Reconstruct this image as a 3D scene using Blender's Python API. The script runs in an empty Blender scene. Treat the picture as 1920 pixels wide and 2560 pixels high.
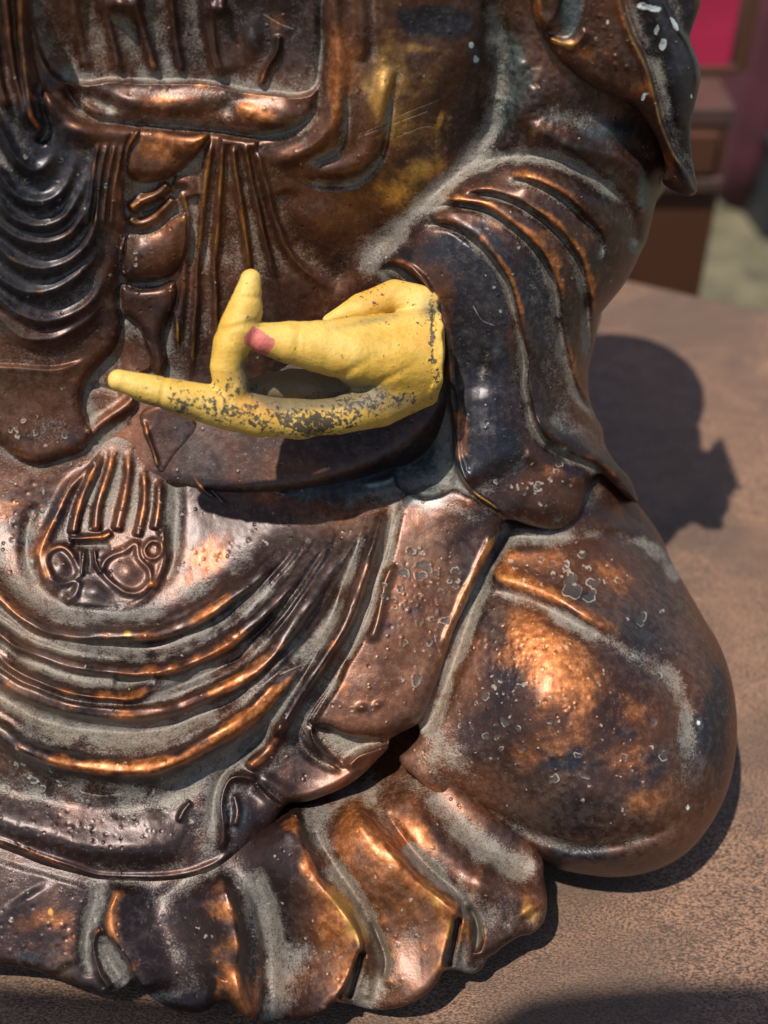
import bpy, math, random
import numpy as np

S = bpy.context.scene
COL = S.collection
rad = math.radians

# ------------------------------------------------------------------ camera
PITCH = rad(40.0)
CAMP = np.array([0.0, -0.766, 0.843])
FWD = np.array([0.0, math.cos(PITCH), -math.sin(PITCH)])
UPV = np.array([0.0, math.sin(PITCH), math.cos(PITCH)])
RGT = np.array([1.0, 0.0, 0.0])
TANV = math.tan(rad(22.5))
cam_d = bpy.data.cameras.new("camera")
cam = bpy.data.objects.new("camera", cam_d)
COL.objects.link(cam)
cam.location = CAMP
cam.rotation_euler = (rad(90) - PITCH, 0, 0)
cam_d.sensor_fit = 'VERTICAL'
cam_d.sensor_height = 24.0
cam_d.lens = 12.0 / TANV
cam_d.clip_start = 0.02
cam_d.clip_end = 200.0
cam_d.dof.use_dof = True
cam_d.dof.focus_distance = 0.89
cam_d.dof.aperture_fstop = 2.0
S.camera = cam

# ------------------------------------------------------------------ light
SUN_DIR = np.array([0.265, 0.29, -0.92])           # way the light travels
SUN_DIR = SUN_DIR / np.linalg.norm(SUN_DIR)
elev = math.asin(-SUN_DIR[2])
az = math.atan2(-SUN_DIR[0], -SUN_DIR[1])         # compass angle of the sun from +Y
world = bpy.data.worlds.new("World")
S.world = world
world.use_nodes = True
wn = world.node_tree
wn.nodes.clear()
sky = wn.nodes.new('ShaderNodeTexSky')
sky.sky_type = 'NISHITA'
sky.sun_disc = False
sky.sun_elevation = elev
sky.sun_rotation = az
bgn = wn.nodes.new('ShaderNodeBackground')
bgn.inputs['Strength'].default_value = 0.115
wo = wn.nodes.new('ShaderNodeOutputWorld')
wn.links.new(sky.outputs[0], bgn.inputs[0])
wn.links.new(bgn.outputs[0], wo.inputs[0])
sd = bpy.data.lights.new("sun", 'SUN')
sd.energy = 5.0
sd.angle = rad(0.8)
sd.color = (1.0, 0.95, 0.87)
sun = bpy.data.objects.new("sun", sd)
COL.objects.link(sun)
import mathutils
sun.rotation_euler = mathutils.Vector(SUN_DIR).to_track_quat('-Z', 'Y').to_euler()
sun.location = (-1, 0, 3)

S.view_settings.view_transform = 'Standard'
S.view_settings.look = 'None'
S.view_settings.exposure = 0.18
S.view_settings.gamma = 1.0

# ------------------------------------------------------------------ helpers
PX = 0.00030                                       # one unit of relief in metres

def P(u, v, t):
    """point at distance t seen towards (u, v)"""
    u = np.asarray(u, float); v = np.asarray(v, float); t = np.asarray(t, float)
    x = (u - 960.0) / 1280.0 * TANV
    y = (1280.0 - v) / 1280.0 * TANV
    return CAMP + t[..., None] * (FWD + x[..., None] * RGT + y[..., None] * UPV)

def on_plane(u, v, z):
    d = FWD + (u - 960.0) / 1280.0 * TANV * RGT + (1280.0 - v) / 1280.0 * TANV * UPV
    return CAMP + d * ((z - CAMP[2]) / d[2])

G = 2.5
U0, V0 = -400.0, -130.0
NU, NV = int((1900 - U0) / G), int((2580 - V0) / G)
uu = U0 + np.arange(NU) * G
vv = V0 + np.arange(NV) * G
UU, VV = np.meshgrid(uu, vv)

def smooth01(x):
    x = np.clip(x, 0, 1)
    return x * x * (3 - 2 * x)

def vnoise(scale, seed, su=1.0, sv=1.0):
    rs = np.random.RandomState(seed)
    nx = int((NU * G) / (scale * su)) + 4
    ny = int((NV * G) / (scale * sv)) + 4
    lat = rs.rand(ny, nx).astype(np.float32) * 2 - 1
    fx = (uu - U0) / (scale * su); fy = (vv - V0) / (scale * sv)
    ix = fx.astype(int); iy = fy.astype(int)
    ax = smooth01(fx - ix)[None, :]; ay = smooth01(fy - iy)[:, None]
    a = lat[np.ix_(iy, ix)]; b = lat[np.ix_(iy, ix + 1)]
    c = lat[np.ix_(iy + 1, ix)]; d = lat[np.ix_(iy + 1, ix + 1)]
    return (a * (1 - ax) + b * ax) * (1 - ay) + (c * (1 - ax) + d * ax) * ay

NMOD = 1 + .20 * vnoise(120, 91) + .08 * vnoise(50, 92)

def curve(pts, closed=False, step=7.0):
    p = np.array(pts, float)
    if not closed and len(p) > 2:                  # lines that leave the visible part run on to the side of the figure
        if -126 <= p[0, 0] <= -99 and p[0, 1] > 150:
            m = (p[1, 1] - p[0, 1]) / max(20.0, p[1, 0] - p[0, 0])
            p = np.vstack([[-400, p[0, 1] - 280 * m * .9], [-260, p[0, 1] - 140 * m], p])
    n = len(p)
    out = []
    rng = range(n) if closed else range(n - 1)
    for i in rng:
        if closed:
            p0, p1, p2, p3 = p[i - 1], p[i], p[(i + 1) % n], p[(i + 2) % n]
        else:
            p0 = p[i - 1] if i > 0 else 2 * p[i] - p[i + 1]
            p1, p2 = p[i], p[i + 1]
            p3 = p[i + 2] if i + 2 < n else 2 * p[i + 1] - p[i]
        k = max(1, int(np.linalg.norm(p2 - p1) / step))
        for j in range(k):
            s = j / k
            # centripetal-ish: damp tangents of unequal neighbours
            l = np.linalg.norm(p2 - p1)
            m1 = (p2 - p0) * 0.5; m2 = (p3 - p1) * 0.5
            n1 = np.linalg.norm(m1); n2 = np.linalg.norm(m2)
            if n1 > l: m1 = m1 * l / n1
            if n2 > l: m2 = m2 * l / n2
            h = (2 * s**3 - 3 * s**2 + 1) * p1 + (s**3 - 2 * s**2 + s) * m1 + (-2 * s**3 + 3 * s**2) * p2 + (s**3 - s**2) * m2
            out.append(h)
    if not closed:
        out.append(p[-1])
    return np.array(out)

def seg_field(c, pad, closed=False):
    """distance, signed distance and position along a polyline, in a window of the grid"""
    j0 = max(0, int((c[:, 0].min() - pad - U0) / G)); j1 = min(NU, int((c[:, 0].max() + pad - U0) / G) + 2)
    i0 = max(0, int((c[:, 1].min() - pad - V0) / G)); i1 = min(NV, int((c[:, 1].max() + pad - V0) / G) + 2)
    if j1 <= j0 or i1 <= i0:
        return None
    D = np.full((i1 - i0, j1 - j0), 1e9, np.float32)
    SG = np.zeros_like(D); AL = np.zeros_like(D)
    n = len(c)
    m = n if closed else n - 1
    for k in range(m):
        a = c[k]; b = c[(k + 1) % n]
        x0 = max(j0, int((min(a[0], b[0]) - pad - U0) / G)); x1 = min(j1, int((max(a[0], b[0]) + pad - U0) / G) + 2)
        y0 = max(i0, int((min(a[1], b[1]) - pad - V0) / G)); y1 = min(i1, int((max(a[1], b[1]) + pad - V0) / G) + 2)
        if x1 <= x0 or y1 <= y0:
            continue
        X = uu[x0:x1][None, :] - a[0]; Y = vv[y0:y1][:, None] - a[1]
        e = b - a; L2 = e @ e + 1e-9
        q = np.clip((X * e[0] + Y * e[1]) / L2, 0, 1)
        dx = X - q * e[0]; dy = Y - q * e[1]
        d = np.sqrt(dx * dx + dy * dy)
        cr = e[0] * Y - e[1] * X
        sl = (slice(y0 - i0, y1 - i0), slice(x0 - j0, x1 - j0))
        upd = d < D[sl]
        D[sl][upd] = d[upd]
        SG[sl][upd] = np.sign(cr)[upd]
        AL[sl][upd] = ((k + q) / m)[upd]
    return (slice(i0, i1), slice(j0, j1)), D, D * SG, AL

def ends(al, ta, tb):
    e = 1.0
    if ta > 0: e = e * smooth01(al / ta)
    if tb > 0: e = e * smooth01((1 - al) / tb)
    return e

def ridge(H, pts, w, h, ta=0.12, tb=0.12, o=0.0, pw=2.0, closed=False):
    f = seg_field(curve(pts, closed), w * 2.8 + abs(o), closed)
    if f is None: return
    sl, D, SD, AL = f
    x = np.abs(SD - o) / w
    H[sl] += np.where(D < 1e8, h * NMOD[sl] * np.exp(-x ** pw) * (1 if closed else ends(AL, ta, tb)), 0)

def far_soft(y, SD):
    """smooth the field away from its line, so that no crease shows where two stretches of the line are equally near"""
    y = y.astype(np.float32); yb = blur(y, 16)
    k = smooth01((np.abs(SD) - 12) / 30)
    return y * (1 - k) + yb * k

def warp(A, amp=1.0):
    wx = amp * (4.5 * vnoise(130, 101) + 1.2 * vnoise(45, 102)) / G; wy = amp * (4.5 * vnoise(130, 103) + 1.2 * vnoise(45, 104)) / G
    J = np.clip(np.arange(NU)[None, :] + wx, 0, NU - 1.001); I = np.clip(np.arange(NV)[:, None] + wy, 0, NV - 1.001)
    j = J.astype(int); i = I.astype(int); a = J - j; b_ = I - i
    return ((A[i, j] * (1 - a) + A[i, j + 1] * a) * (1 - b_) + (A[i + 1, j] * (1 - a) + A[i + 1, j + 1] * a) * b_).astype(np.float32)

def slab(H, pts, h, La, Lb, ta=0.1, tb=0.1, pw=1.6, crest=6.0, o=0.0):
    """fold with a rounded crest: dies away over La on the right-hand side of the line and Lb on the left"""
    f = seg_field(curve(pts), 2.4 * max(La, Lb) + crest + abs(o))
    if f is None: return
    sl, D, SD, AL = f
    SD = SD - o
    x = np.where(SD > 0, np.sqrt(SD * SD + crest * crest) - crest, 0) / La + np.where(SD <= 0, np.sqrt(SD * SD + crest * crest) - crest, 0) / Lb
    H[sl] += far_soft(np.where(D < 1e8, h * NMOD[sl] * np.exp(-x ** pw) * ends(AL, ta, tb), 0), SD)

def step(H, pts, h, w=6.0, L=60.0, ta=0.12, tb=0.12, lip=0.0):
    """one sheet over another: the right-hand side of the line stands h proud and dies away over L"""
    f = seg_field(curve(pts), max(3.2 * L, 3 * w))
    if f is None: return
    sl, D, SD, AL = f
    up = smooth01(SD / w * 0.5 + 0.5)
    y = up * h * np.exp(-(np.maximum(SD - w, 0) / L) ** 1.3)
    if lip: y = y + lip * np.exp(-((SD - w * 1.3) / (w * 1.1)) ** 2)
    H[sl] += far_soft(np.where(D < 1e8, y * ends(AL, ta, tb), 0), SD)

def inside(c):
    """even-odd raster of a closed polyline"""
    M = np.zeros((NV, NU), bool)
    n = len(c)
    x1 = c[:, 0]; y1 = c[:, 1]; x2 = np.roll(x1, -1); y2 = np.roll(y1, -1)
    for i, y in enumerate(vv):
        k = (y1 <= y) != (y2 <= y)
        if not k.any(): continue
        xs = np.sort(x1[k] + (y - y1[k]) * (x2[k] - x1[k]) / (y2[k] - y1[k]))
        cnt = np.searchsorted(xs, uu)
        M[i] = cnt % 2 == 1
    return M

def sdf(pts, R, rough=0.0, seed=0):
    """signed distance to a closed outline: positive inside, clamped at R"""
    c = curve(pts, True)
    if rough:
        rs = np.random.RandomState(seed)
        k = rs.randn(len(c), 2); k = (k + np.roll(k, 1, 0) + np.roll(k, -1, 0)) / 2
        c = c + k * rough
    M = inside(c)
    out = np.where(M, R, -R).astype(np.float32)
    sl, D, _, _ = seg_field(c, R, True)
    d = np.minimum(D, R)
    out[sl] = np.where(M[sl], d, -d)
    return out

def dome(s, R):
    x = np.clip(s / R, 0, 1)
    return np.sqrt(np.maximum(0, 1 - (1 - x) ** 2))

def raise_poly(H, pts, h, R, soft=6.0):
    s = sdf(pts, R + soft)
    H += h * dome(s + soft * 0.5, R)

def blob(A, u, v, ru, rv, amt, rot=0.0, pw=2.0):
    r = max(ru, rv) * 2.5
    j0 = max(0, int((u - r - U0) / G)); j1 = min(NU, int((u + r - U0) / G))
    i0 = max(0, int((v - r - V0) / G)); i1 = min(NV, int((v + r - V0) / G))
    if j1 <= j0 or i1 <= i0: return
    X = uu[j0:j1][None, :] - u; Y = vv[i0:i1][:, None] - v
    c, s_ = math.cos(rad(rot)), math.sin(rad(rot))
    a = (X * c + Y * s_) / ru; b = (-X * s_ + Y * c) / rv
    A[i0:i1, j0:j1] += amt * np.exp(-(a * a + b * b) ** (pw / 2))

def paint(A, pts, w, amt, ta=0.1, tb=0.1):
    ridge(A, pts, w, amt, ta, tb)

def blur(A, r):
    k = max(1, int(r / G))
    for _ in range(2):
        for ax in (0, 1):
            p = [(0, 0), (0, 0)]; p[ax] = (k + 1, k)
            B = np.cumsum(np.pad(A, p, mode='edge'), axis=ax, dtype=np.float64)
            if ax == 0: A = (B[2 * k + 1:] - B[:-2 * k - 1]) / (2 * k + 1)
            else: A = (B[:, 2 * k + 1:] - B[:, :-2 * k - 1]) / (2 * k + 1)
    return A.astype(np.float32)

def rbf(cp):
    """smooth macro height through control points (u, v, h)"""
    c = np.array(cp, float); x = c[:, :2] / 1000.0
    def phi(r): return np.where(r > 1e-9, r * r * np.log(r + 1e-12), 0)
    n = len(c)
    K = phi(np.linalg.norm(x[:, None] - x[None], axis=2)) + np.eye(n) * 1e-4
    Pm = np.c_[np.ones(n), x]
    A = np.block([[K, Pm], [Pm.T, np.zeros((3, 3))]])
    w = np.linalg.solve(A, np.r_[c[:, 2], 0, 0, 0])
    cu = uu[::8]; cv = vv[::8]
    CU, CV = np.meshgrid(cu, cv)
    o = w[n] + w[n + 1] * CU / 1000 + w[n + 2] * CV / 1000
    for i in range(n):
        o = o + w[i] * phi(np.hypot(CU / 1000 - x[i, 0], CV / 1000 - x[i, 1]))
    tmp = np.array([np.interp(uu, cu, row) for row in o])
    return np.array([np.interp(vv, cv, tmp[:, j]) for j in range(NU)]).T.astype(np.float32)

# distance of the undisturbed body surface by row (the statue leans from the lap up to the chest)
PV = np.array([-300, -130, 0, 300, 600, 900, 1150, 1300, 1600, 1900, 2150, 2400, 2700], float)
PT = np.array([.765, .783, .80, .843, .90, .938, .948, .942, .918, .896, .872, .868, .866])
fine = np.interp(np.arange(-320, 2720, 5.0), PV, PT)
ker = np.ones(41) / 41.0
for _ in range(2):
    fine = np.convolve(np.pad(fine, 20, mode='edge'), ker, 'valid')
prof = np.interp(vv, np.arange(-320, 2720, 5.0), fine)[:, None] + 0 * UU

WOB = vnoise(95, 1) * 2.4 + vnoise(45, 2) * .8 + vnoise(22, 3) * 0.28 + vnoise(11, 4) * 0.12

# ------------------------------------------------------------------ materials
def nodes_of(name):
    m = bpy.data.materials.new(name); m.use_nodes = True
    nt = m.node_tree; nt.nodes.clear()
    return m, nt

class NT:
    def __init__(s, nt): s.nt = nt
    def n(s, typ, **kw):
        o = s.nt.nodes.new(typ)
        for k, v in kw.items():
            if k in o.inputs: 
                o.inputs[k].default_value = v
            else: setattr(o, k, v)
        return o
    def l(s, a, b): s.nt.links.new(a, b)
    def math(s, op, a, b=None, c=None, clamp=False):
        o = s.nt.nodes.new('ShaderNodeMath'); o.operation = op; o.use_clamp = clamp
        for i, x in enumerate((a, b, c)):
            if x is None: continue
            if isinstance(x, (int, float)): o.inputs[i].default_value = x
            else: s.l(x, o.inputs[i])
        return o.outputs[0]
    def ramp(s, x, lo, hi):
        o = s.nt.nodes.new('ShaderNodeMapRange'); o.interpolation_type = 'SMOOTHSTEP'
        s.l(x, o.inputs[0]); o.inputs[1].default_value = lo; o.inputs[2].default_value = hi
        return o.outputs[0]
    def mix(s, f, a, b):
        o = s.nt.nodes.new('ShaderNodeMix'); o.data_type = 'RGBA'
        for x, k in ((f, 0), (a, 6), (b, 7)):
            if isinstance(x, (int, float)): o.inputs[k].default_value = x
            elif isinstance(x, tuple): o.inputs[k].default_value = (*x, 1)
            else: s.l(x, o.inputs[k])
        return o.outputs[2]
    def fmix(s, f, a, b):
        return s.math('ADD', s.math('MULTIPLY', a, s.math('SUBTRACT', 1.0, f)), s.math('MULTIPLY', b, f))
    def noise(s, co, scale, detail=6, rough=0.6, dist=0.0):
        o = s.n('ShaderNodeTexNoise'); o.inputs['Scale'].default_value = scale
        o.inputs['Detail'].default_value = detail; o.inputs['Roughness'].default_value = rough
        o.inputs['Distortion'].default_value = dist
        s.l(co, o.inputs['Vector']); return o.outputs['Fac']
    def vor(s, co, scale, feat='F1'):
        o = s.n('ShaderNodeTexVoronoi'); o.feature = feat; o.inputs['Scale'].default_value = scale
        s.l(co, o.inputs['Vector']); return o

def attr(b, name):
    a = b.n('ShaderNodeAttribute'); a.attribute_name = name; a.attribute_type = 'GEOMETRY'
    s = b.n('ShaderNodeSeparateColor'); b.l(a.outputs['Color'], s.inputs[0])
    return s.outputs[0], s.outputs[1], s.outputs[2], a.outputs['Alpha']

def bronze_material():
    m, nt = nodes_of("patinated_bronze"); b = NT(nt)
    co = b.n('ShaderNodeTexCoord').outputs['Object']
    dust, cop, dark, rim = attr(b, "mask")
    gold, teal, fill, flake = attr(b, "mask2")
    n1 = b.noise(co, 9, 8, 0.65, 0.6)
    n2 = b.noise(co, 38, 8, 0.7, 0.4)
    n3 = b.noise(co, 190, 3, 0.6)
    n4 = b.noise(co, 700, 2, 0.5)
    nbig = b.noise(co, 4.5, 5, 0.6, 0.8)
    col = b.mix(b.ramp(b.math('ADD', b.math('MULTIPLY', n1, .5), b.math('MULTIPLY', nbig, .5)), .42, .60), (0.034, 0.017, 0.015), (0.150, 0.053, 0.022))
    col = b.mix(b.math('MULTIPLY', b.ramp(n2, .50, .70), 0.45), col, (0.040, 0.018, 0.018))
    # dark blue-black patina, also the hand's shadow painted on the lap
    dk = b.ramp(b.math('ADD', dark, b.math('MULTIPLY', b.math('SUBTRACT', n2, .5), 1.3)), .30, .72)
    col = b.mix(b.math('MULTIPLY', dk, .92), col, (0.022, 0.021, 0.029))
    # worn copper
    cp = b.ramp(b.math('ADD', b.math('ADD', cop, .03), b.math('MULTIPLY', b.math('SUBTRACT', b.math('ADD', b.math('MULTIPLY', n2, .35), b.math('MULTIPLY', n1, .65)), .5), 2.6)), .36, .80)
    col = b.mix(cp, col, b.mix(b.ramp(n3, .4, .62), (0.33, 0.100, 0.022), (0.50, 0.17, 0.045)))
    gd = b.ramp(b.math('ADD', gold, b.math('MULTIPLY', b.math('SUBTRACT', b.math('ADD', b.math('MULTIPLY', n1, .5), b.math('MULTIPLY', n2, .5)), .5), 3.0)), .38, 1.0)
    col = b.mix(gd, col, (0.50, 0.26, 0.05))
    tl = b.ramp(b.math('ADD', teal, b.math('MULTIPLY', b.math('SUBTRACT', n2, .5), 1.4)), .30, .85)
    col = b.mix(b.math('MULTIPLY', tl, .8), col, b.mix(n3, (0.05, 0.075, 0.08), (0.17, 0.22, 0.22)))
    # grey dust that settled in the folds
    sm = b.math('ADD', b.math('ADD', b.math('MULTIPLY', b.math('SUBTRACT', n2, .5), 0.9), b.math('MULTIPLY', b.math('SUBTRACT', n4, .5), 1.5)), b.math('MULTIPLY', b.math('SUBTRACT', n3, .5), 1.1))
    ds = b.ramp(b.math('ADD', dust, sm), .10, 1.35)
    film = b.math('MULTIPLY', b.ramp(b.math('ADD', b.noise(co, 6.5, 5, .6, .8), b.math('MULTIPLY', b.math('SUBTRACT', n3, .5), .7)), .44, .72), .15)
    ds = b.math('MAXIMUM', b.math('MULTIPLY', ds, .74), film)
    col = b.mix(ds, col, b.mix(b.ramp(nbig, .4, .6), (0.195, 0.176, 0.150), (0.255, 0.222, 0.172)))
    col = b.mix(b.math('MULTIPLY', b.ramp(n4, .35, .68), .55), b.mix(.45, col, (0.006, 0.004, 0.004)), col) if False else col
    hs = b.n('ShaderNodeHueSaturation'); b.l(col, hs.inputs['Color']); b.l(b.math('ADD', .25, b.math('ADD', b.math('MULTIPLY', n4, .85), b.math('MULTIPLY', n3, .65))), hs.inputs['Value']); col = hs.outputs[0]
    # specks
    v = b.vor(co, 330); sp = b.math('LESS_THAN', v.outputs['Distance'], .13)
    spc = b.n('ShaderNodeSeparateColor'); b.l(v.outputs['Color'], spc.inputs[0])
    sp = b.math('MULTIPLY', sp, b.math('GREATER_THAN', spc.outputs[0], .86))
    col = b.mix(b.math('MULTIPLY', sp, .45), col, (0.40, 0.36, 0.28))
    # burst blisters: grey-green inside, pale rim; pale paint flakes
    fl = b.ramp(b.math('ADD', fill, b.math('MULTIPLY', b.math('SUBTRACT', n3, .5), .6)), .25, .6)
    col = b.mix(b.math('MULTIPLY', fl, .65), col, (0.030, 0.036, 0.035))
    rm = b.ramp(b.math('ADD', rim, b.math('MULTIPLY', b.math('SUBTRACT', n3, .5), .8)), .3, .7)
    col = b.mix(b.math('MULTIPLY', rm, .6), col, (0.34, 0.31, 0.25))
    fk = b.ramp(b.math('ADD', flake, b.math('MULTIPLY', b.math('SUBTRACT', n3, .5), 1.2)), .45, .6)
    col = b.mix(fk, col, (0.48, 0.52, 0.48))
    bs = b.n('ShaderNodeBsdfPrincipled')
    b.l(col, bs.inputs['Base Color'])
    nm = b.math('MAXIMUM', b.math('MAXIMUM', ds, fk), b.math('MAXIMUM', b.math('MULTIPLY', fl, .7), rm))
    b.l(b.math('MULTIPLY', b.math('SUBTRACT', 1.0, nm), .75), bs.inputs['Metallic'])
    rg = b.math('ADD', .31, b.math('MULTIPLY', n1, .30))
    rg = b.math('ADD', rg, b.math('MULTIPLY', cp, .06))
    b.l(b.fmix(nm, rg, .72), bs.inputs['Roughness'])
    bs.inputs['Coat Weight'].default_value = 0.0
    b.l(b.math('MULTIPLY', b.math('SUBTRACT', 1.0, nm), .40), bs.inputs['Coat Weight'])
    bs.inputs['Coat Roughness'].default_value = 0.34
    # fine relief: leathery casting skin, pits and pimples
    vp = b.vor(co, 150); pit = b.math('SUBTRACT', 1.0, b.ramp(vp.outputs['Distance'], .05, .28))
    pc = b.n('ShaderNodeSeparateColor'); b.l(vp.outputs['Color'], pc.inputs[0])
    pit = b.math('MULTIPLY', pit, b.math('GREATER_THAN', pc.outputs[0], .72))
    sgn = b.math('SUBTRACT', b.math('MULTIPLY', b.math('GREATER_THAN', pc.outputs[1], .45), 2.0), 1.0)
    nb = b.noise(co, 45, 2, .45)
    hgt = b.math('ADD', b.math('MULTIPLY', nb, .32), b.math('MULTIPLY', n3, .055))
    hgt = b.math('ADD', hgt, b.math('MULTIPLY', n4, b.math('ADD', .035, b.math('MULTIPLY', nm, .20))))
    hgt = b.math('ADD', hgt, b.math('MULTIPLY', b.math('MULTIPLY', pit, sgn), .22))
    bp = b.n('ShaderNodeBump'); bp.inputs['Distance'].default_value = 0.0022; bp.inputs['Strength'].default_value = .8
    b.l(hgt, bp.inputs['Height']); b.l(bp.outputs[0], bs.inputs['Normal']); b.l(bp.outputs[0], bs.inputs['Coat Normal'])
    out = b.n('ShaderNodeOutputMaterial'); b.l(bs.outputs[0], out.inputs[0])
    return m

def hand_material():
    m, nt = nodes_of("yellow_painted_hand"); b = NT(nt)
    co = b.n('ShaderNodeTexCoord').outputs['Object']
    wear, ochre, nail, grime = attr(b, "mask")
    n1 = b.noise(co, 14, 6, .6, .3); n2 = b.noise(co, 95, 8, .75, .5); n3 = b.noise(co, 330, 6, .7, .3); n4 = b.noise(co, 42, 6, .65)
    col = b.mix(b.ramp(n1, .35, .65), (0.60, 0.345, 0.045), (0.70, 0.47, 0.12))
    oc = b.ramp(b.math('ADD', ochre, b.math('MULTIPLY', b.math('SUBTRACT', n4, .5), 1.4)), .3, .9)
    col = b.mix(b.math('MULTIPLY', oc, .8), col, (0.58, 0.27, 0.035))
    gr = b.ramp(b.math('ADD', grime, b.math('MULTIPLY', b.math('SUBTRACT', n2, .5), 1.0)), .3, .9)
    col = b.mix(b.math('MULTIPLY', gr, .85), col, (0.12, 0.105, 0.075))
    nl = b.ramp(b.math('ADD', nail, b.math('MULTIPLY', b.math('SUBTRACT', n2, .5), .35)), .42, .52)
    col = b.mix(nl, col, (0.52, 0.13, 0.10))
    wr = b.ramp(b.math('ADD', b.math('MULTIPLY', wear, .34), b.math('MULTIPLY', b.math('SUBTRACT', b.math('ADD', b.math('MULTIPLY', n3, .62), b.math('MULTIPLY', n2, .38)), .5), 3.4)), .31, .40)
    col = b.mix(b.math('MULTIPLY', wr, .93), col, (0.022, 0.022, 0.020))
    v = b.vor(co, 120); sp = b.math('LESS_THAN', v.outputs['Distance'], .10)
    spc = b.n('ShaderNodeSeparateColor'); b.l(v.outputs['Color'], spc.inputs[0])
    sp = b.math('MULTIPLY', sp, b.math('GREATER_THAN', spc.outputs[0], .80))
    col = b.mix(b.math('MULTIPLY', sp, .6), col, (0.18, 0.09, 0.04))
    hs = b.n('ShaderNodeHueSaturation'); b.l(col, hs.inputs['Color']); b.l(b.math('ADD', .32, b.math('ADD', b.math('MULTIPLY', n3, .60), b.math('MULTIPLY', n2, .72))), hs.inputs['Value']); col = hs.outputs[0]
    bs = b.n('ShaderNodeBsdfPrincipled'); b.l(col, bs.inputs['Base Color'])
    b.l(b.math('ADD', .38, b.math('MULTIPLY', n2, .25)), bs.inputs['Roughness'])
    h = b.math('ADD', b.math('MULTIPLY', n4, 1.0), b.math('ADD', b.math('MULTIPLY', n2, .6), b.math('MULTIPLY', n3, .22)))
    h = b.math('SUBTRACT', h, b.math('MULTIPLY', wr, .10))
    bp = b.n('ShaderNodeBump'); bp.inputs['Distance'].default_value = .0024; bp.inputs['Strength'].default_value = .7
    b.l(h, bp.inputs['Height']); b.l(bp.outputs[0], bs.inputs['Normal'])
    out = b.n('ShaderNodeOutputMaterial'); b.l(bs.outputs[0], out.inputs[0])
    return m

def simple_material(name, c1, c2, rough=.5, scale=12, bump=.1, bscale=80, sheen=0.0, stretch=None, dist=.002, metal=0.0):
    m, nt = nodes_of(name); b = NT(nt)
    co = b.n('ShaderNodeTexCoord').outputs['Object']
    if stretch:
        mp = b.n('ShaderNodeMapping'); mp.inputs['Scale'].default_value = stretch
        b.l(co, mp.inputs['Vector']); co = mp.outputs[0]
    n1 = b.noise(co, scale, 6, .6, .3); n2 = b.noise(co, bscale, 5, .7)
    col = b.mix(b.ramp(n1, .3, .7), c1, c2)
    bs = b.n('ShaderNodeBsdfPrincipled'); b.l(col, bs.inputs['Base Color'])
    bs.inputs['Roughness'].default_value = rough; bs.inputs['Metallic'].default_value = metal
    if sheen:
        bs.inputs['Sheen Weight'].default_value = sheen
    bp = b.n('ShaderNodeBump'); bp.inputs['Distance'].default_value = dist; bp.inputs['Strength'].default_value = bump
    b.l(n2, bp.inputs['Height']); b.l(bp.outputs[0], bs.inputs['Normal'])
    out = b.n('ShaderNodeOutputMaterial'); b.l(bs.outputs[0], out.inputs[0])
    return m

def velvet_material():
    m, nt = nodes_of("brown_velvet"); b = NT(nt)
    co = b.n('ShaderNodeTexCoord').outputs['Object']
    mp = b.n('ShaderNodeMapping'); mp.inputs['Scale'].default_value = (1, 1.8, 1); mp.inputs['Rotation'].default_value = (0, 0, rad(12))
    b.l(co, mp.inputs['Vector'])
    n1 = b.noise(co, 3.5, 5, .6, .6)
    n2 = b.noise(mp.outputs[0], 420, 3, .6)
    n3 = b.noise(co, 900, 2, .6)
    nap = b.noise(mp.outputs[0], 26, 5, .6, .5)
    v = b.math('ADD', b.math('MULTIPLY', n2, .85), b.math('MULTIPLY', nap, .15))
    col = b.mix(b.ramp(v, .36, .66), (0.045, 0.022, 0.014), (0.330, 0.180, 0.108))
    col = b.mix(b.math('MULTIPLY', b.ramp(n1, .44, .58), .75), col, b.mix(n2, (0.05, 0.03, 0.02), (0.13, 0.08, 0.052)))
    gl = b.ramp(n3, .66, .74)  # pale glints of the pile, painted into the colour
    col = b.mix(b.math('MULTIPLY', gl, .35), col, (0.55, 0.42, 0.33))
    bs = b.n('ShaderNodeBsdfPrincipled'); b.l(col, bs.inputs['Base Color'])
    bs.inputs['Roughness'].default_value = .7
    bs.inputs['Sheen Weight'].default_value = .15; bs.inputs['Sheen Roughness'].default_value = .4
    bs.inputs['Sheen Tint'].default_value = (0.72, 0.56, 0.42, 1)
    h = b.math('ADD', n2, b.math('MULTIPLY', nap, .8))
    bp = b.n('ShaderNodeBump'); bp.inputs['Distance'].default_value = .0016; bp.inputs['Strength'].default_value = .8
    b.l(h, bp.inputs['Height']); b.l(bp.outputs[0], bs.inputs['Normal'])
    out = b.n('ShaderNodeOutputMaterial'); b.l(bs.outputs[0], out.inputs[0])
    return m

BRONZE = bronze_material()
HANDM = hand_material()
VELVET = velvet_material()

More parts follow.
